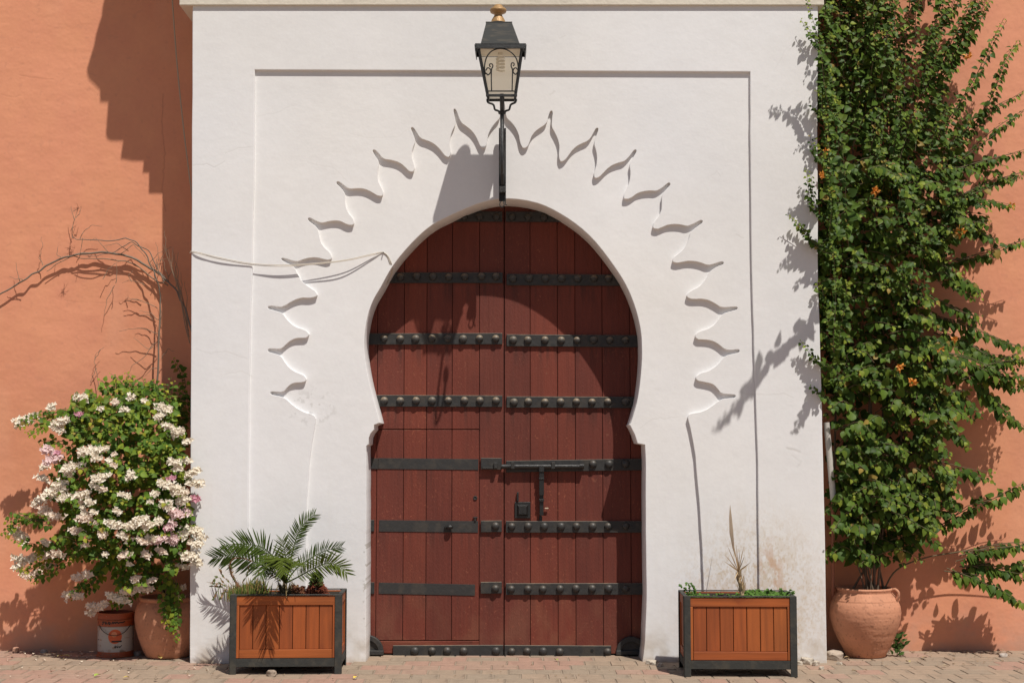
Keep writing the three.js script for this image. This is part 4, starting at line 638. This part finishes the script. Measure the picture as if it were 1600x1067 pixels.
// ---------------------------------------------------------------- green climber on the right
{
  const t = thing('green_climber', 'tall dark green climber with orange flowers growing from the round urn', 'climbing plant', V(potBase.x, .45, potBase.z));
  const o = t.position, cl = new Cloud(), stems = [], q = (px, py, z) => P(px, py, z).sub(o);
  const cols = [lin(.072, .122, .018), lin(.056, .102, .017), lin(.088, .140, .020), lin(.046, .084, .016), lin(.108, .155, .022)], young = lin(.19, .23, .03);
  const O = { cols, young, stems };
  const body = [[1276, -60], [1470, -60], [1472, 40], [1462, 110], [1478, 190], [1498, 240], [1505, 300], [1500, 350], [1488, 400], [1458, 440], [1436, 470], [1428, 505], [1440, 540], [1466, 570], [1478, 610], [1468, 650], [1462, 690], [1466, 730], [1480, 765], [1470, 805], [1440, 840], [1412, 862], [1396, 885], [1300, 868], [1294, 820], [1296, 700], [1282, 560], [1276, 400]];
  let n = 0; const mu = V(1365, 0, 0);
  while (n < 1120) {
    const px = rr(1272, 1508), py = rr(-60, 890); if (!inPoly(px, py, body)) continue;
    if (py < 230 && px > 1385 && rnd() < .62) continue;
    n++;
    const u = (px - 1276) / 220, z0 = -.58 + rnd() * (.42 - .18 * Math.abs(u - .4)), L = rr(.16, .42), up = py < 260 ? 1 : py < 620 ? .25 : -.1;
    const ang = py < 260 ? rr(-.25, .55) : rr(-1.1, 1.9);
    const dx = (px > 1405 && py > 310 ? .42 : 1) * (px < 1325 && py > 620 ? Math.abs(Math.sin(ang)) * .5 : Math.sin(ang) * (px < 1300 ? .35 : 1)) * L, dy = Math.cos(ang) * L * (up * .7 + .2), dz = rr(.02, .30) * (py < 260 ? .5 : 1);
    const a = q(px, py, z0), m = a.clone().add(V(dx * .5, dy * .5 + L * .14, dz * .55)), e = a.clone().add(V(dx, dy - L * .10, dz));
    shoot(cl, [a, m, e], { ...O, size: (py < 300 ? .060 : py < 560 ? .067 : .074) * rr(.85, 1.15), gap: py < 300 ? .021 : .027, droop: .65 });
  }
  // long sprays that leave the mass to the right; z runs near the wall
  const sprays = [[[1440, 150], [1475, 90], [1500, 40], [1530, -20]], [[1470, 120], [1505, 60], [1540, -20]], [[1480, 110], [1518, 50], [1548, -10]], [[1462, 60], [1485, 20], [1505, -30]], [[1480, 190], [1525, 120], [1552, 62], [1570, 28]], [[1500, 200], [1540, 170], [1572, 92], [1592, 62]], [[1490, 232], [1540, 175], [1600, 145]], [[1500, 250], [1550, 205], [1606, 168]], [[1500, 262], [1560, 245], [1606, 236]], [[1480, 318], [1540, 288], [1606, 266]], [[1490, 308], [1530, 312], [1580, 322]], [[1470, 330], [1520, 336], [1542, 340]], [[1470, 372], [1520, 352], [1545, 350]], [[1480, 408], [1545, 394], [1606, 372]], [[1440, 490], [1500, 506], [1552, 526], [1606, 548]], [[1460, 520], [1520, 540], [1545, 556], [1606, 566]], [[1470, 578], [1540, 592], [1606, 610]], [[1520, 598], [1562, 640], [1606, 674]], [[1510, 584], [1560, 565], [1592, 553]], [[1450, 722], [1500, 735], [1550, 745]], [[1460, 828], [1510, 796], [1560, 776], [1606, 752]], [[1500, 868], [1560, 852], [1606, 848]], [[1476, 892], [1530, 905], [1570, 930], [1606, 946]], [[1500, 885], [1550, 888], [1606, 906]], [[1520, 872], [1560, 886], [1606, 880]], [[1440, 402], [1480, 420], [1500, 430]], [[1450, 548], [1500, 556], [1560, 580], [1606, 590]], [[1450, 610], [1500, 622], [1530, 650]], [[1460, 470], [1500, 482], [1530, 500]], [[1480, 340], [1530, 362], [1556, 372]], [[1470, 430], [1510, 440], [1530, 460]], [[1455, 660], [1490, 676], [1512, 690]], [[1470, 270], [1530, 262], [1575, 280]], [[1440, 600], [1480, 606], [1512, 612]], [[1430, 690], [1465, 672], [1470, 660]], [[1440, 770], [1480, 770], [1484, 790]]];
  sprays.forEach((l, i) => { const py = l[0][1], z0 = -.47 + rnd() * .12; shoot(cl, l.map((p, k) => q(p[0], p[1], z0 + k * rr(.01, .05))), { ...O, size: py < 320 ? .056 : .080, gap: py < 320 ? .018 : .024, droop: .8, r: .0045 });
    for (let w = 0; w < (py > 280 ? 2 : 1); w++) shoot(cl, l.map((p, k) => q(p[0] + 4, p[1] + rr(-7, 9), z0 + .02 + k * rr(.01, .06))), { ...O, size: py < 320 ? .052 : .074, gap: py < 320 ? .024 : .034, droop: .9 });
    if (i < 4 || (py > 300 && i % 3 === 0)) shoot(cl, l.map((p, k) => q(p[0] - 6, p[1] + 9, z0 + .03 + k * .02)), { ...O, size: .06, gap: .022, droop: .8 }); });
  for (const l of [[[1388, 40], [1394, -20]], [[1404, 130], [1416, 60], [1420, 20]], [[1420, 110], [1436, 60], [1452, 50]], [[1438, 150], [1455, 90], [1462, 48]], [[1398, 190], [1402, 100], [1398, 10]], [[1376, 160], [1384, 60], [1380, -30]], [[1450, 200], [1470, 140], [1480, 100]], [[1350, 120], [1360, 20], [1364, -40]], [[1425, 230], [1440, 170], [1468, 130]]]) shoot(cl, l.map((p, k) => q(p[0], p[1], -.42 + k * .03)), { ...O, size: .048, gap: .019, droop: .8 });
  // bare stem to the low right sprays
  stems.push(taperTube([[1380, 925, -.36], [1400, 892, -.40], [1445, 872, -.44], [1500, 862, -.45], [1560, 850, -.42], [1606, 846, -.40]].map(p => q(...p)), .007, .003, 30, 5));
  // sprigs over the white corner
  for (const [l, z] of [[[[1300, 392], [1275, 385], [1250, 355], [1230, 335]], .03], [[[1290, 380], [1262, 372], [1244, 345]], .06], [[[1296, 570], [1272, 560], [1250, 531]], .04], [[[1292, 620], [1276, 612], [1266, 602]], .03], [[[1285, 340], [1268, 320], [1260, 262]], .03], [[[1284, 90], [1268, 60], [1252, 30]], .03], [[[1290, 250], [1272, 240], [1266, 210]], .02], [[[1285, 180], [1274, 170], [1268, 165]], .03], [[[1290, 470], [1280, 455], [1277, 440]], .02]])
    for (let k = 0; k < 2; k++) shoot(cl, l.map((p, i) => q(p[0] + k * 7, p[1] + k * 5, i === 0 ? -.2 : z + i * .015)), { ...O, size: .044, gap: .018, droop: .5 });
  // long forward shoots whose shade falls on the white wall: [shade point, height above the wall plane] base to tip
  const fromShade = (sx, sy, d) => { const s = P(sx, sy, 0); return V(s.x + .57 * d, s.y + 2.03 * d, d).sub(o); };
  for (const [a, b, da, db, sz] of [[[1278, 478], [1118, 664], .28, 1.12, .075], [[1278, 210], [1203, 170], .10, .36, .05], [[1270, 228], [1242, 236], .10, .20, .04], [[1284, 610], [1240, 560], .12, .38, .05], [[1286, 600], [1238, 676], .16, .52, .062], [[1278, 330], [1232, 330], .12, .34, .05], [[1276, 400], [1218, 420], .14, .40, .055], [[1276, 380], [1222, 408], .14, .42, .055], [[1278, 430], [1240, 448], .12, .34, .05], [[1276, 60], [1256, 130], .08, .24, .05], [[1276, 120], [1258, 180], .08, .26, .05], [[1276, 165], [1262, 225], .08, .24, .05]]) {
    const p0 = fromShade(...a, da), p1 = fromShade(...b, db), r = V(P(Math.min(1330, a[0] + 70), a[1] - 60, -.25).x, p0.y - .15, -.3).sub(V(o.x, 0, o.z));
    shoot(cl, [r, p0, p0.clone().lerp(p1, .5).add(V(.02, .05, 0)), p1], { ...O, size: sz, gap: sz * .36, droop: .45, from: .25 });
  }
  cl.build('foliage', leafMat(.45, .2), t);
  // trunks rising from the urn
  const trunk = []; for (let i = 0; i < 11; i++) { const x0 = rr(1325, 1388), zz = -.34 + gauss() * .06, x1 = rr(1305, 1430), y1 = rr(650, 800); trunk.push(taperTube([V(q(x0, 930, zz).x, -.01, zz - o.z), q(x0 + (x1 - x0) * .3, 890, zz), q(x0 + (x1 - x0) * .6, 850, zz - .02), q(x1, y1, zz - .06)], rr(.006, .014), .004, 16, 6)); }
  for (let i = 0; i < 7; i++) { const x = rr(1300, 1420); trunk.push(taperTube([q(x, 780, -.4), q(x + gauss() * 12, 560, -.45), q(x + gauss() * 16, 320, -.45), q(x + gauss() * 20, 60, -.46)], .010, .004, 24, 5)); }
  mesh('trunk', trunk, std(lin(.30, .21, .14), .9, { map: barkMap }), t);
  mesh('twigs', stems, std(lin(.13, .10, .05), .8), t).userData.kind = 'stuff';
  const fm = new THREE.MeshPhysicalMaterial({ color: lin(.72, .30, .035), roughness: .6, transmission: .25, thickness: 0 });
  for (const [px, py, r, z] of [[1366, 299, 9, -.02], [1501, 363, 11, -.22], [1467, 545, 7, -.18], [1408, 574, 8, -.05], [1427, 598, 9, -.05], [1581, 322, 4, -.30], [1492, 530, 5, -.2], [1512, 88, 7, -.3], [1285, 275, 5, .02], [1290, 235, 4, -.05]]) {
    const c = q(px, py, z), gs = []; for (let k = 0; k < r * 3; k++) { const d = V(gauss(), gauss(), gauss() + .5).normalize(), p = c.clone().addScaledVector(d, r * .0028 * rnd()).add(V(gauss() * r * .0016, gauss() * r * .0014, 0)); gs.push(LEAF.clone().applyMatrix4(basis(d, V(gauss(), gauss(), 1)).scale(V(.020, .026, .026)).setPosition(p))); }
    mesh('orange_flower', gs, fm, t);
  }
}

// ---------------------------------------------------------------- flowering bougainvillea on the left
{
  const t = thing('bougainvillea', 'bushy bougainvillea with cream and pink bracts over the shaded jar', 'flowering shrub', V(leftPot.x, .40, leftPot.z));
  const o = t.position, cl = new Cloud(), stems = [], q = (px, py, z) => P(px, py, z).sub(o);
  const cols = [lin(.12, .20, .024), lin(.09, .165, .022), lin(.155, .225, .026), lin(.07, .13, .02), lin(.20, .245, .028)], young = lin(.30, .30, .03);
  const out = [[112, 655], [116, 636], [140, 622], [165, 612], [182, 600], [200, 606], [212, 622], [232, 612], [258, 618], [266, 640], [284, 660], [290, 700], [304, 745], [310, 800], [310, 850], [300, 890], [280, 872], [262, 868], [244, 890], [236, 915], [206, 918], [186, 895], [160, 872], [140, 880], [124, 868], [104, 842], [112, 815], [92, 790], [96, 760], [104, 720], [108, 690]];
  const cx = 195, cy = 765, zAt = (px, py) => { const r = Math.hypot((px - cx) / 135, (py - cy) / 190); return -.52 + .72 * Math.sqrt(Math.max(0, 1 - r * r * .8)); };
  let n = 0; while (n < 700) {
    const px = rr(20, 322), py = rr(585, 930); if (!inPoly(px, py, out)) continue; n++;
    const zt = zAt(px, py), z0 = Math.max(-.58, zt - Math.pow(rnd(), 1.6) * .5), L = rr(.06, .16), ox = (px - cx) / 150, oy = (cy - py) / 170;
    const a = q(px, py, z0), d = V(ox * .6 + gauss() * .5, oy * .5 + .35 + gauss() * .4, .5 + gauss() * .3).normalize(); if (px > 285) d.x = -Math.abs(d.x) * .4;
    if (a.x + o.x > -2.42) a.z = Math.max(a.z, .03 - o.z);
    shoot(cl, [a, a.clone().addScaledVector(d, L * .5).add(V(0, L * .1, 0)), a.clone().addScaledVector(d, L).add(V(0, -L * .12, 0))], { cols, young, stems, size: rr(.044, .064), gap: .020, droop: .5, r: .0025 });
  }
  for (const [l, z] of [[[[120, 640], [85, 640], [45, 650], [25, 664]], -.34], [[[110, 655], [80, 655], [55, 668], [40, 676]], -.30], [[[100, 690], [82, 688], [58, 690]], -.35], [[[190, 640], [192, 605], [180, 588], [172, 584]], -.28], [[[200, 650], [205, 615], [196, 590]], -.26], [[[240, 650], [245, 615], [256, 600]], -.3], [[[228, 640], [226, 608], [222, 590]], -.3], [[[150, 640], [140, 622], [112, 618]], -.3], [[[85, 800], [45, 805], [20, 815], [2, 835]], -.30], [[[80, 815], [50, 812], [22, 800], [8, 818]], -.28], [[[110, 800], [95, 840], [62, 850], [55, 870]], -.2], [[[210, 900], [200, 930], [170, 945]], -.2], [[[160, 870], [150, 905], [125, 925]], -.2], [[[130, 850], [95, 862], [55, 880], [26, 890]], -.26], [[[120, 840], [80, 850], [40, 848], [18, 842]], -.3], [[[120, 860], [90, 880], [60, 898], [44, 906]], -.26], [[[160, 880], [130, 905], [108, 932]], -.22], [[[200, 640], [178, 608], [176, 590]], -.24], [[[215, 640], [210, 600], [196, 582]], -.28], [[[252, 640], [262, 610], [266, 590]], -.28], [[[140, 640], [128, 628], [110, 626]], -.3], [[[265, 900], [268, 950], [262, 985]], -.12], [[[275, 905], [272, 960], [272, 1000]], -.10], [[[258, 880], [252, 940], [256, 975]], -.08], [[[285, 600], [282, 585], [270, 560]], -.55], [[[292, 660], [288, 625], [282, 600]], -.56], [[[285, 690], [280, 650], [276, 612]], -.56]])
    for (let k = 0; k < 2; k++) shoot(cl, l.map((p, i) => q(p[0] + k * 5, p[1] + k * 5, z + i * .02)), { cols, young, stems, size: .046, gap: .019, droop: .5, r: .003 });
  cl.build('foliage', leafMat(.5, .25), t);
  const trunk = []; for (let i = 0; i < 9; i++) { const x1 = rr(130, 285), y1 = rr(690, 840); trunk.push(taperTube([V(gauss() * .05, 0, gauss() * .05), q(262 + (x1 - 262) * .25, 900, -.3), q(262 + (x1 - 262) * .6, 860, -.27), q(x1, y1, -.2)], rr(.007, .015), .004, 16, 6)); }
  mesh('trunk', trunk, std(lin(.26, .19, .13), .9, { map: barkMap }), t);
  mesh('twigs', stems, std(lin(.17, .12, .06), .8), t).userData.kind = 'stuff';
  const cream = new THREE.MeshPhysicalMaterial({ color: lin(.88, .80, .66), roughness: .75, transmission: .25, thickness: 0 }), cream2 = new THREE.MeshPhysicalMaterial({ color: lin(.86, .73, .60), roughness: .75, transmission: .25, thickness: 0 }), pink = new THREE.MeshPhysicalMaterial({ color: lin(.72, .36, .44), roughness: .7, transmission: .25, thickness: 0 }), blush = new THREE.MeshPhysicalMaterial({ color: lin(.82, .62, .60), roughness: .7, transmission: .25, thickness: 0 });
  const K = [cream, cream2, pink, blush];
  const fl = [[36, 660, 17, 0], [55, 650, 10, 0], [80, 636, 9, 0], [97, 660, 13, 0], [90, 672, 10, 0], [122, 647, 6, 2], [128, 622, 11, 0], [76, 705, 13, 3], [84, 720, 14, 3], [72, 728, 10, 0], [90, 708, 5, 2], [66, 748, 10, 0], [92, 762, 15, 0], [78, 775, 15, 0], [58, 785, 10, 0], [100, 778, 10, 0], [138, 706, 15, 0], [150, 715, 9, 0], [115, 730, 14, 0], [104, 738, 9, 0], [158, 748, 13, 0], [150, 762, 8, 0], [128, 775, 13, 0], [140, 785, 8, 0], [205, 745, 10, 0], [196, 774, 9, 0], [170, 720, 5, 0], [205, 622, 7, 0], [194, 640, 6, 0], [180, 630, 7, 1], [227, 628, 6, 0], [256, 640, 13, 0], [248, 652, 9, 0], [265, 668, 11, 0], [280, 676, 12, 0], [293, 690, 8, 0], [270, 722, 9, 0], [278, 732, 8, 0], [292, 720, 8, 0], [300, 740, 13, 0], [306, 756, 12, 0], [262, 758, 12, 0], [276, 768, 15, 0], [266, 748, 6, 2], [286, 782, 13, 0], [262, 790, 12, 0], [276, 804, 13, 3], [305, 780, 9, 2], [292, 800, 8, 3], [268, 822, 11, 3], [262, 826, 6, 2], [248, 815, 8, 0], [242, 772, 7, 0], [218, 815, 14, 0], [204, 822, 12, 0], [232, 822, 12, 0], [184, 800, 8, 0], [178, 820, 12, 0], [190, 838, 10, 0], [238, 842, 10, 0], [222, 846, 10, 1], [160, 836, 10, 1], [132, 810, 12, 1], [120, 830, 12, 1], [85, 808, 12, 1], [72, 798, 12, 1], [246, 845, 12, 3], [268, 842, 12, 3], [282, 838, 12, 0], [300, 830, 14, 0], [312, 838, 11, 0], [308, 852, 12, 0], [296, 870, 14, 0], [308, 880, 11, 0], [286, 886, 8, 0], [270, 892, 7, 0], [252, 862, 9, 1], [228, 868, 10, 1], [196, 868, 10, 1], [32, 838, 14, 0], [22, 830, 9, 0], [40, 846, 9, 0], [70, 848, 8, 0], [36, 876, 14, 0], [28, 886, 10, 0], [52, 872, 12, 0], [72, 868, 12, 1], [90, 866, 10, 1], [58, 896, 12, 1], [42, 900, 10, 1], [74, 885, 12, 1], [122, 902, 10, 1], [108, 930, 11, 1], [122, 932, 10, 1], [136, 898, 8, 1], [148, 948, 12, 1], [160, 946, 10, 1], [142, 958, 8, 1], [178, 934, 11, 0], [192, 938, 11, 0], [200, 925, 11, 1], [216, 920, 9, 1], [232, 922, 10, 1], [212, 905, 8, 1], [238, 908, 7, 1], [286, 918, 7, 1], [242, 978, 7, 1], [254, 982, 6, 1], [266, 1004, 6, 1], [282, 935, 6, 1]];
  for (let k = 0; k < 18; ) { const px = rr(30, 312), py = rr(640, 900); if (!inPoly(px, py, out)) continue; fl.push([px, py, rr(3, 6), Math.floor(rnd() * 2)]); k++; }
  const lean = () => rr(-.5, .5);
  for (const [px, py, r, kind] of fl) {
    const zt = clamp(zAt(px, py) + .09, py > 920 ? -.22 : -.34, .4), c = q(px, py, px > 292 && zt < .06 ? .07 : zt), gs = [], R = r * .0056, tilt = lean(), el = rr(1.1, 1.6);
    for (let k = 0; k < Math.round(r * r * .33 + 6); k++) {
      const d = V(gauss() * .9, gauss() * .8 + .15, Math.abs(gauss()) * .8 + .15), ax = d.x * R * .62 * el, ay = d.y * R * .62 / el, p = c.clone().add(V(ax * Math.cos(tilt) - ay * Math.sin(tilt), ax * Math.sin(tilt) + ay * Math.cos(tilt), d.z * R * .5)), axis = V(gauss() * .7, gauss() * .6 + .2, 1).normalize(), e = V(0, 1, 0).cross(axis).normalize();
      for (let j = 0; j < 3; j++) { const dd = e.clone().applyAxisAngle(axis, j * 2.09 + k).addScaledVector(axis, .55); gs.push(LEAF.clone().applyMatrix4(basis(dd, axis).scale(V(.017, .021, .021)).setPosition(p))); }
    }
    mesh('flower_cluster', gs, K[kind], t);
  }
}

// ---------------------------------------------------------------- dry vine on the orange wall
{
  const t = thing('dry_vine', 'bare leafless grey vine arching across the left orange wall', 'dead vine', P(247, 620, -.50));
  const o = t.position, q = (px, py, z) => P(px, py, z).sub(o), Z = -.50;
  const br = (pts, r0, r1, z = Z) => { const o2 = []; pts.forEach((p, i) => { if (i) { const a = pts[i - 1]; for (const t of [.33, .67]) o2.push([a[0] + (p[0] - a[0]) * t + gauss() * 1.3, a[1] + (p[1] - a[1]) * t + gauss() * 1.3, (a[2] ?? z) + ((p[2] ?? z) - (a[2] ?? z)) * t]); } o2.push(p); }); return taperTube(o2.map(p => q(p[0], p[1], (p[2] ?? z) + gauss() * .006)), r0 * .72, r1 * .72, o2.length * 3, 5); };
  const m1 = std(lin(.36, .28, .21), .85, { map: barkMap }), m2 = std(lin(.26, .18, .12), .85);
  mesh('main_stem', br([[243, 620], [247, 560], [249, 500], [250, 462], [245, 440], [238, 420], [226, 395], [212, 378], [196, 372], [175, 376], [150, 375], [118, 374], [112, 370]], .0115, .0045), m1, t);
  mesh('long_branch', br([[262, 440], [252, 430], [235, 420], [215, 407], [190, 398], [158, 394], [128, 396], [100, 402], [70, 416], [40, 436], [10, 454], [-20, 470]], .0135, .0085, -.572), m1, t);
  mesh('long_branch', br([[300, 520, -.3], [288, 480, -.38], [276, 455, -.46], [258, 436, -.54], [246, 424, -.565]], .011, .009), m1, t);
  mesh('long_branch', br([[262, 446], [240, 436], [218, 418], [196, 408], [160, 404], [130, 404], [112, 400], [92, 410], [72, 424]], .008, .004, -.575), m2, t);
  mesh('long_branch', br([[256, 440], [232, 392], [205, 378], [178, 394], [150, 400], [120, 398]], .007, .003, -.54), m1, t);
  for (let k = 0; k < 5; k++) mesh('upright_branch', br([[292 + k, 500 + k * 9], [284 - k * 2, 462 - k * 4], [276 - k * 3, 430 - k * 5], [270 - k * 4 + (k % 2) * 12, 398 - k * 4]], .006, .002, -.44 + k * .02), m2, t);
  const tw = []; for (const l of [[[112, 372], [113, 352], [118, 335], [122, 324]], [[116, 344], [112, 332], [110, 322]], [[118, 340], [124, 332], [126, 322]], [[114, 330], [120, 326]], [[124, 374], [130, 362], [142, 352], [158, 354]], [[128, 372], [126, 388], [123, 400]], [[66, 414], [60, 402], [66, 385], [64, 370]], [[95, 404], [88, 398], [90, 384]], [[30, 440], [26, 424], [24, 410]], [[36, 438], [22, 436], [14, 432]], [[160, 436], [168, 420], [178, 412], [186, 408]], [[180, 443], [182, 426], [181, 412]], [[225, 446], [214, 440], [200, 438], [190, 442]], [[205, 440], [200, 430], [206, 422]], [[240, 430], [246, 410], [246, 390], [243, 378]], [[248, 420], [252, 402], [260, 390], [268, 386]], [[262, 440], [268, 420], [266, 405]], [[274, 450], [278, 425], [272, 402], [270, 388]], [[262, 432], [256, 415], [252, 400]], [[280, 470], [284, 445], [282, 425]], [[290, 490], [292, 465], [288, 440]], [[246, 482], [220, 470], [195, 464]], [[249, 500], [232, 488], [216, 486]], [[250, 522], [225, 514], [200, 514], [185, 518]], [[240, 540], [222, 560], [205, 572], [198, 590]], [[250, 528], [232, 545], [208, 528]], [[248, 575], [236, 576], [225, 588]], [[250, 510], [252, 490], [248, 475]], [[178, 446], [166, 468], [162, 494]], [[154, 605], [150, 580], [146, 565], [150, 552], [158, 545]], [[150, 575], [143, 590], [140, 598]], [[147, 562], [154, 550], [162, 542]], [[238, 500], [232, 492], [216, 492]], [[252, 560], [262, 545], [272, 548]], [[220, 470], [205, 468], [196, 470]], [[200, 392], [182, 380], [160, 385]], [[232, 412], [246, 396], [262, 388]], [[170, 396], [148, 372], [140, 376]], [[186, 398], [208, 382], [222, 396], [240, 418]], [[262, 400], [258, 382], [256, 360]], [[248, 430], [244, 405], [262, 405], [272, 408]]]) tw.push(br(l, .0044, .0018, -.575 + rnd() * .05));
  mesh('twig', tw, m2, t);
  const tuft = []; for (let k = 0; k < 40; k++) { const c = k < 22 ? [107, 388] : [119, 326]; const a = q(c[0] + gauss() * 4, c[1] + gauss() * 4, -.46), d = V(gauss(), gauss() + .3, gauss()).multiplyScalar(.022); tuft.push(taperTube([a, a.clone().addScaledVector(d, .6).add(V(gauss() * .004, 0, 0)), a.clone().add(d)], .0014, .0008, 4, 4)); }
  mesh('twig_tuft', tuft, std(lin(.24, .09, .05), .9), t);
}

// ---------------------------------------------------------------- pipe, stones, weeds, litter
{
  const t = thing('drain_pipe', 'thin flaking white and brown pipe beside the white corner behind the climber', 'pipe', P(1299, 940, -.40)), o = t.position, q = (px, py, z) => P(px, py, z).sub(o);
  const seg = (a, b, r, m, name) => mesh(name, tube([q(...a), q(a[0] + (b[0] - a[0]) / 2, (a[1] + b[1]) / 2, a[2]), q(...b)], r, 6, 10), m, t);
  seg([1292, 660, -.24], [1303, 782, -.24], .022, std(lin(.66, .62, .56), .6, { map: clayMap }), 'upper_pipe');
  seg([1302, 780, -.36], [1302, 942, -.40], .0145, std(lin(.34, .13, .075), .7), 'lower_pipe');
}
function rock(name, label, cat, pos, s, col, group, sd) {
  const g = new THREE.IcosahedronGeometry(1, 3), p = g.attributes.position, v = V(0, 0, 0);
  for (let i = 0; i < p.count; i++) { v.fromBufferAttribute(p, i); const k = .78 + .5 * fbm(v.x * 1.6 + sd * 7, v.y * 1.6 + v.z * 1.9 + sd, 3); const m = Math.max(Math.abs(v.x), Math.abs(v.y), Math.abs(v.z)); v.multiplyScalar(k * (.62 + .38 / m)); p.setXYZ(i, v.x * s[0], Math.max(v.y, -.55) * s[1], v.z * s[2]); }
  const c = toCreasedNormals(g, .5), m = mesh(name, planarUV(c), std(col, .95, { map: clayMap, bumpMap: clayBump, bumpScale: .01 }));
  m.position.copy(pos); m.position.y += s[1] * .5; m.rotation.y = sd * 2.1; return tag(m, label, cat, group);
}
rock('loose_stone', 'pale block of broken stone beside the round urn and white corner', 'stone', V(P(1303, 1020, -.16).x, 0, -.16), [.062, .045, .05], lin(.52, .42, .33), null, 1.15);
rock('loose_stone', 'small brown pebble in front of the palm planter', 'stone', Gd(424, 1056), [.034, .026, .028], lin(.42, .33, .25), null, 2.6);
rock('loose_stone', 'round pink chip at the foot of the left orange wall', 'stone', Gd(24, 1019), [.026, .024, .02], lin(.55, .30, .2), null, 3.1);
rock('loose_stone', 'grey pebble by the left orange wall, left of the tin', 'stone', Gd(68, 1020), [.030, .018, .02], lin(.40, .36, .32), null, 4.2);
rock('loose_stone', 'grey stone in shade between the tin and the jar', 'stone', Gd(214, 1024), [.03, .022, .026], lin(.36, .31, .27), null, 5.7);
rock('loose_stone', 'pale pebble on the pavers at the far right wall foot', 'stone', Gd(1568, 1026), [.035, .016, .022], lin(.6, .52, .45), null, 6.3);
[[1262, 1037, .05, .03, 'largest white plaster chip at the right corner foot of the gateway'], [1276, 1040, .03, .022, 'plaster chip next to the largest one, nearer the round urn'], [1250, 1039, .025, .018, 'small plaster chip between the right planter and the largest chip'], [1284, 1046, .022, .014, 'frontmost little plaster chip before the gateway right corner'], [1018, 1038, .04, .022, 'plaster chip at the right door jamb foot'], [1032, 1041, .028, .016, 'smaller plaster chip between the right jamb and the right planter'], [1312, 1038, .02, .012, 'tiny chip on the pavers below the broken stone'], [1268, 1030, .035, .03, 'plaster chip leaning on the gateway foot behind the largest chip']].forEach(([x, y, a, b, label], i) => rock('plaster_chip', label, 'plaster chip', Gd(x, y), [a, b, a * .7], lin(.60, .52, .42), 'plaster crumbs at the gateway foot', 7.1 + i * .77));
{
  const w = thing('small_weed', 'small green weed growing at the right foot of the round urn', 'weed', V(P(1402, 1012, -.36).x, 0, -.36)), c = new Cloud();
  for (let i = 0; i < 46; i++) { const h = rr(.01, .15), a = gauss() * .05; c.add(V(a, h, gauss() * .03 + .02), V(gauss() + .3, .5 + gauss() * .4, .3), V(gauss() * .4, .6, .8), rr(.03, .055), .6, lin(.07, .12, .03).multiplyScalar(rr(.6, 1.3))); }
  c.build('foliage', leafMat(.5, .2), w);
  mesh('stem', [taperTube([V(0, 0, 0), V(.005, .08, .01), V(-.01, .15, .02)], .003, .001), taperTube([V(0, 0, 0), V(.03, .05, .03), V(.05, .08, .04)], .003, .001)], std(lin(.1, .12, .04), .8), w);
}
[[147, 1059, .055, [.30, .40, .06], 'green fallen leaf on the pavers below the tin'], [201, 1061, .045, [.55, .42, .12], 'yellow fallen leaf on the pavers below the shaded jar'], [203, 1047, .04, [.12, .075, .04], 'curled dark brown leaf below the shaded jar'], [102, 1047, .035, [.16, .10, .06], 'small brown leaf left of the curled one'], [244, 1064, .04, [.13, .09, .06], 'dark brown leaf at the lower picture edge'], [251, 1031, .06, [.62, .50, .16], 'yellow leaf in front of the shaded jar'], [108, 1028, .06, [.50, .42, .20], 'pale yellow leaf scrap near the left wall foot'], [96, 1027, .05, [.42, .34, .16], 'straw coloured leaf scrap near the left wall foot'], [868, 1033, .05, [.30, .36, .06], 'lone yellow green leaf before the right door leaf'], [553, 1062, .045, [.70, .50, .08], 'bright yellow leaf right of the palm planter'], [1418, 1036, .05, [.45, .36, .14], 'dry leaf near the small weed'], [1328, 1030, .045, [.40, .28, .14], 'dry brown leaf in front of the round urn'], [1345, 1029, .03, [.5, .18, .2], 'small pink petal at the foot of the round urn'], [1448, 1030, .045, [.3, .2, .1], 'brown leaf on the pavers right of the small weed'], [1340, 1052, .04, [.2, .14, .08], 'dark leaf scrap below the round urn'], [1480, 1043, .035, [.5, .4, .25], 'pale leaf scrap on the right pavers']].forEach(([x, y, s, c, label]) => {
  const g = LEAF.clone(); g.scale(s * .8, s, s * 1.6); g.rotateX(-Math.PI / 2 + .25); g.rotateY(rr(0, 6.28)); const m = mesh('fallen_leaf', g, std(lin(...c), .7)); m.position.copy(Gd(x, y)); m.position.y += .010; tag(m, label, 'leaf', 'fallen leaves on the pavers');
});
{
  const cream = [], brown = [];
  for (let i = 0; i < 210; i++) {
    const left = i < 130, x = left ? rr(-3.8, -2.0) : rr(2.0, 3.8), z = left ? -.58 + Math.pow(rnd(), 1.6) * 1.3 : -.58 + Math.pow(rnd(), 2) * 1.0; if (Math.abs(x) < 2.4 && z < .04) continue;
    const g = LEAF.clone(), s = rr(.012, .026); g.scale(s * .9, s, s * 1.8); g.rotateX(-Math.PI / 2 + rr(-.1, .5)); g.rotateY(rr(0, 6.28)); g.translate(x, .008, z); (left && rnd() < .5 ? cream : brown).push(g);
  }
  for (let i = 0; i < 60; i++) { const g = LEAF.clone(), s = rr(.010, .020); g.scale(s * .8, s, s * 1.8); g.rotateX(-Math.PI / 2 + rr(-.1, .4)); g.rotateY(rr(0, 6.28)); g.translate(rr(-2, 2), .008, rr(.03, .9)); brown.push(g); }
  tag(mesh('petal_litter', cream, std(lin(.62, .52, .40), .8)), 'cream petals scattered on the pavers below the flowering shrub', 'litter', null, 'stuff');
  tag(mesh('leaf_litter', brown, std(lin(.24, .16, .085), .85)), 'small dry leaf scraps scattered over the pavement', 'litter', null, 'stuff');
}
renderer.render(scene, camera);
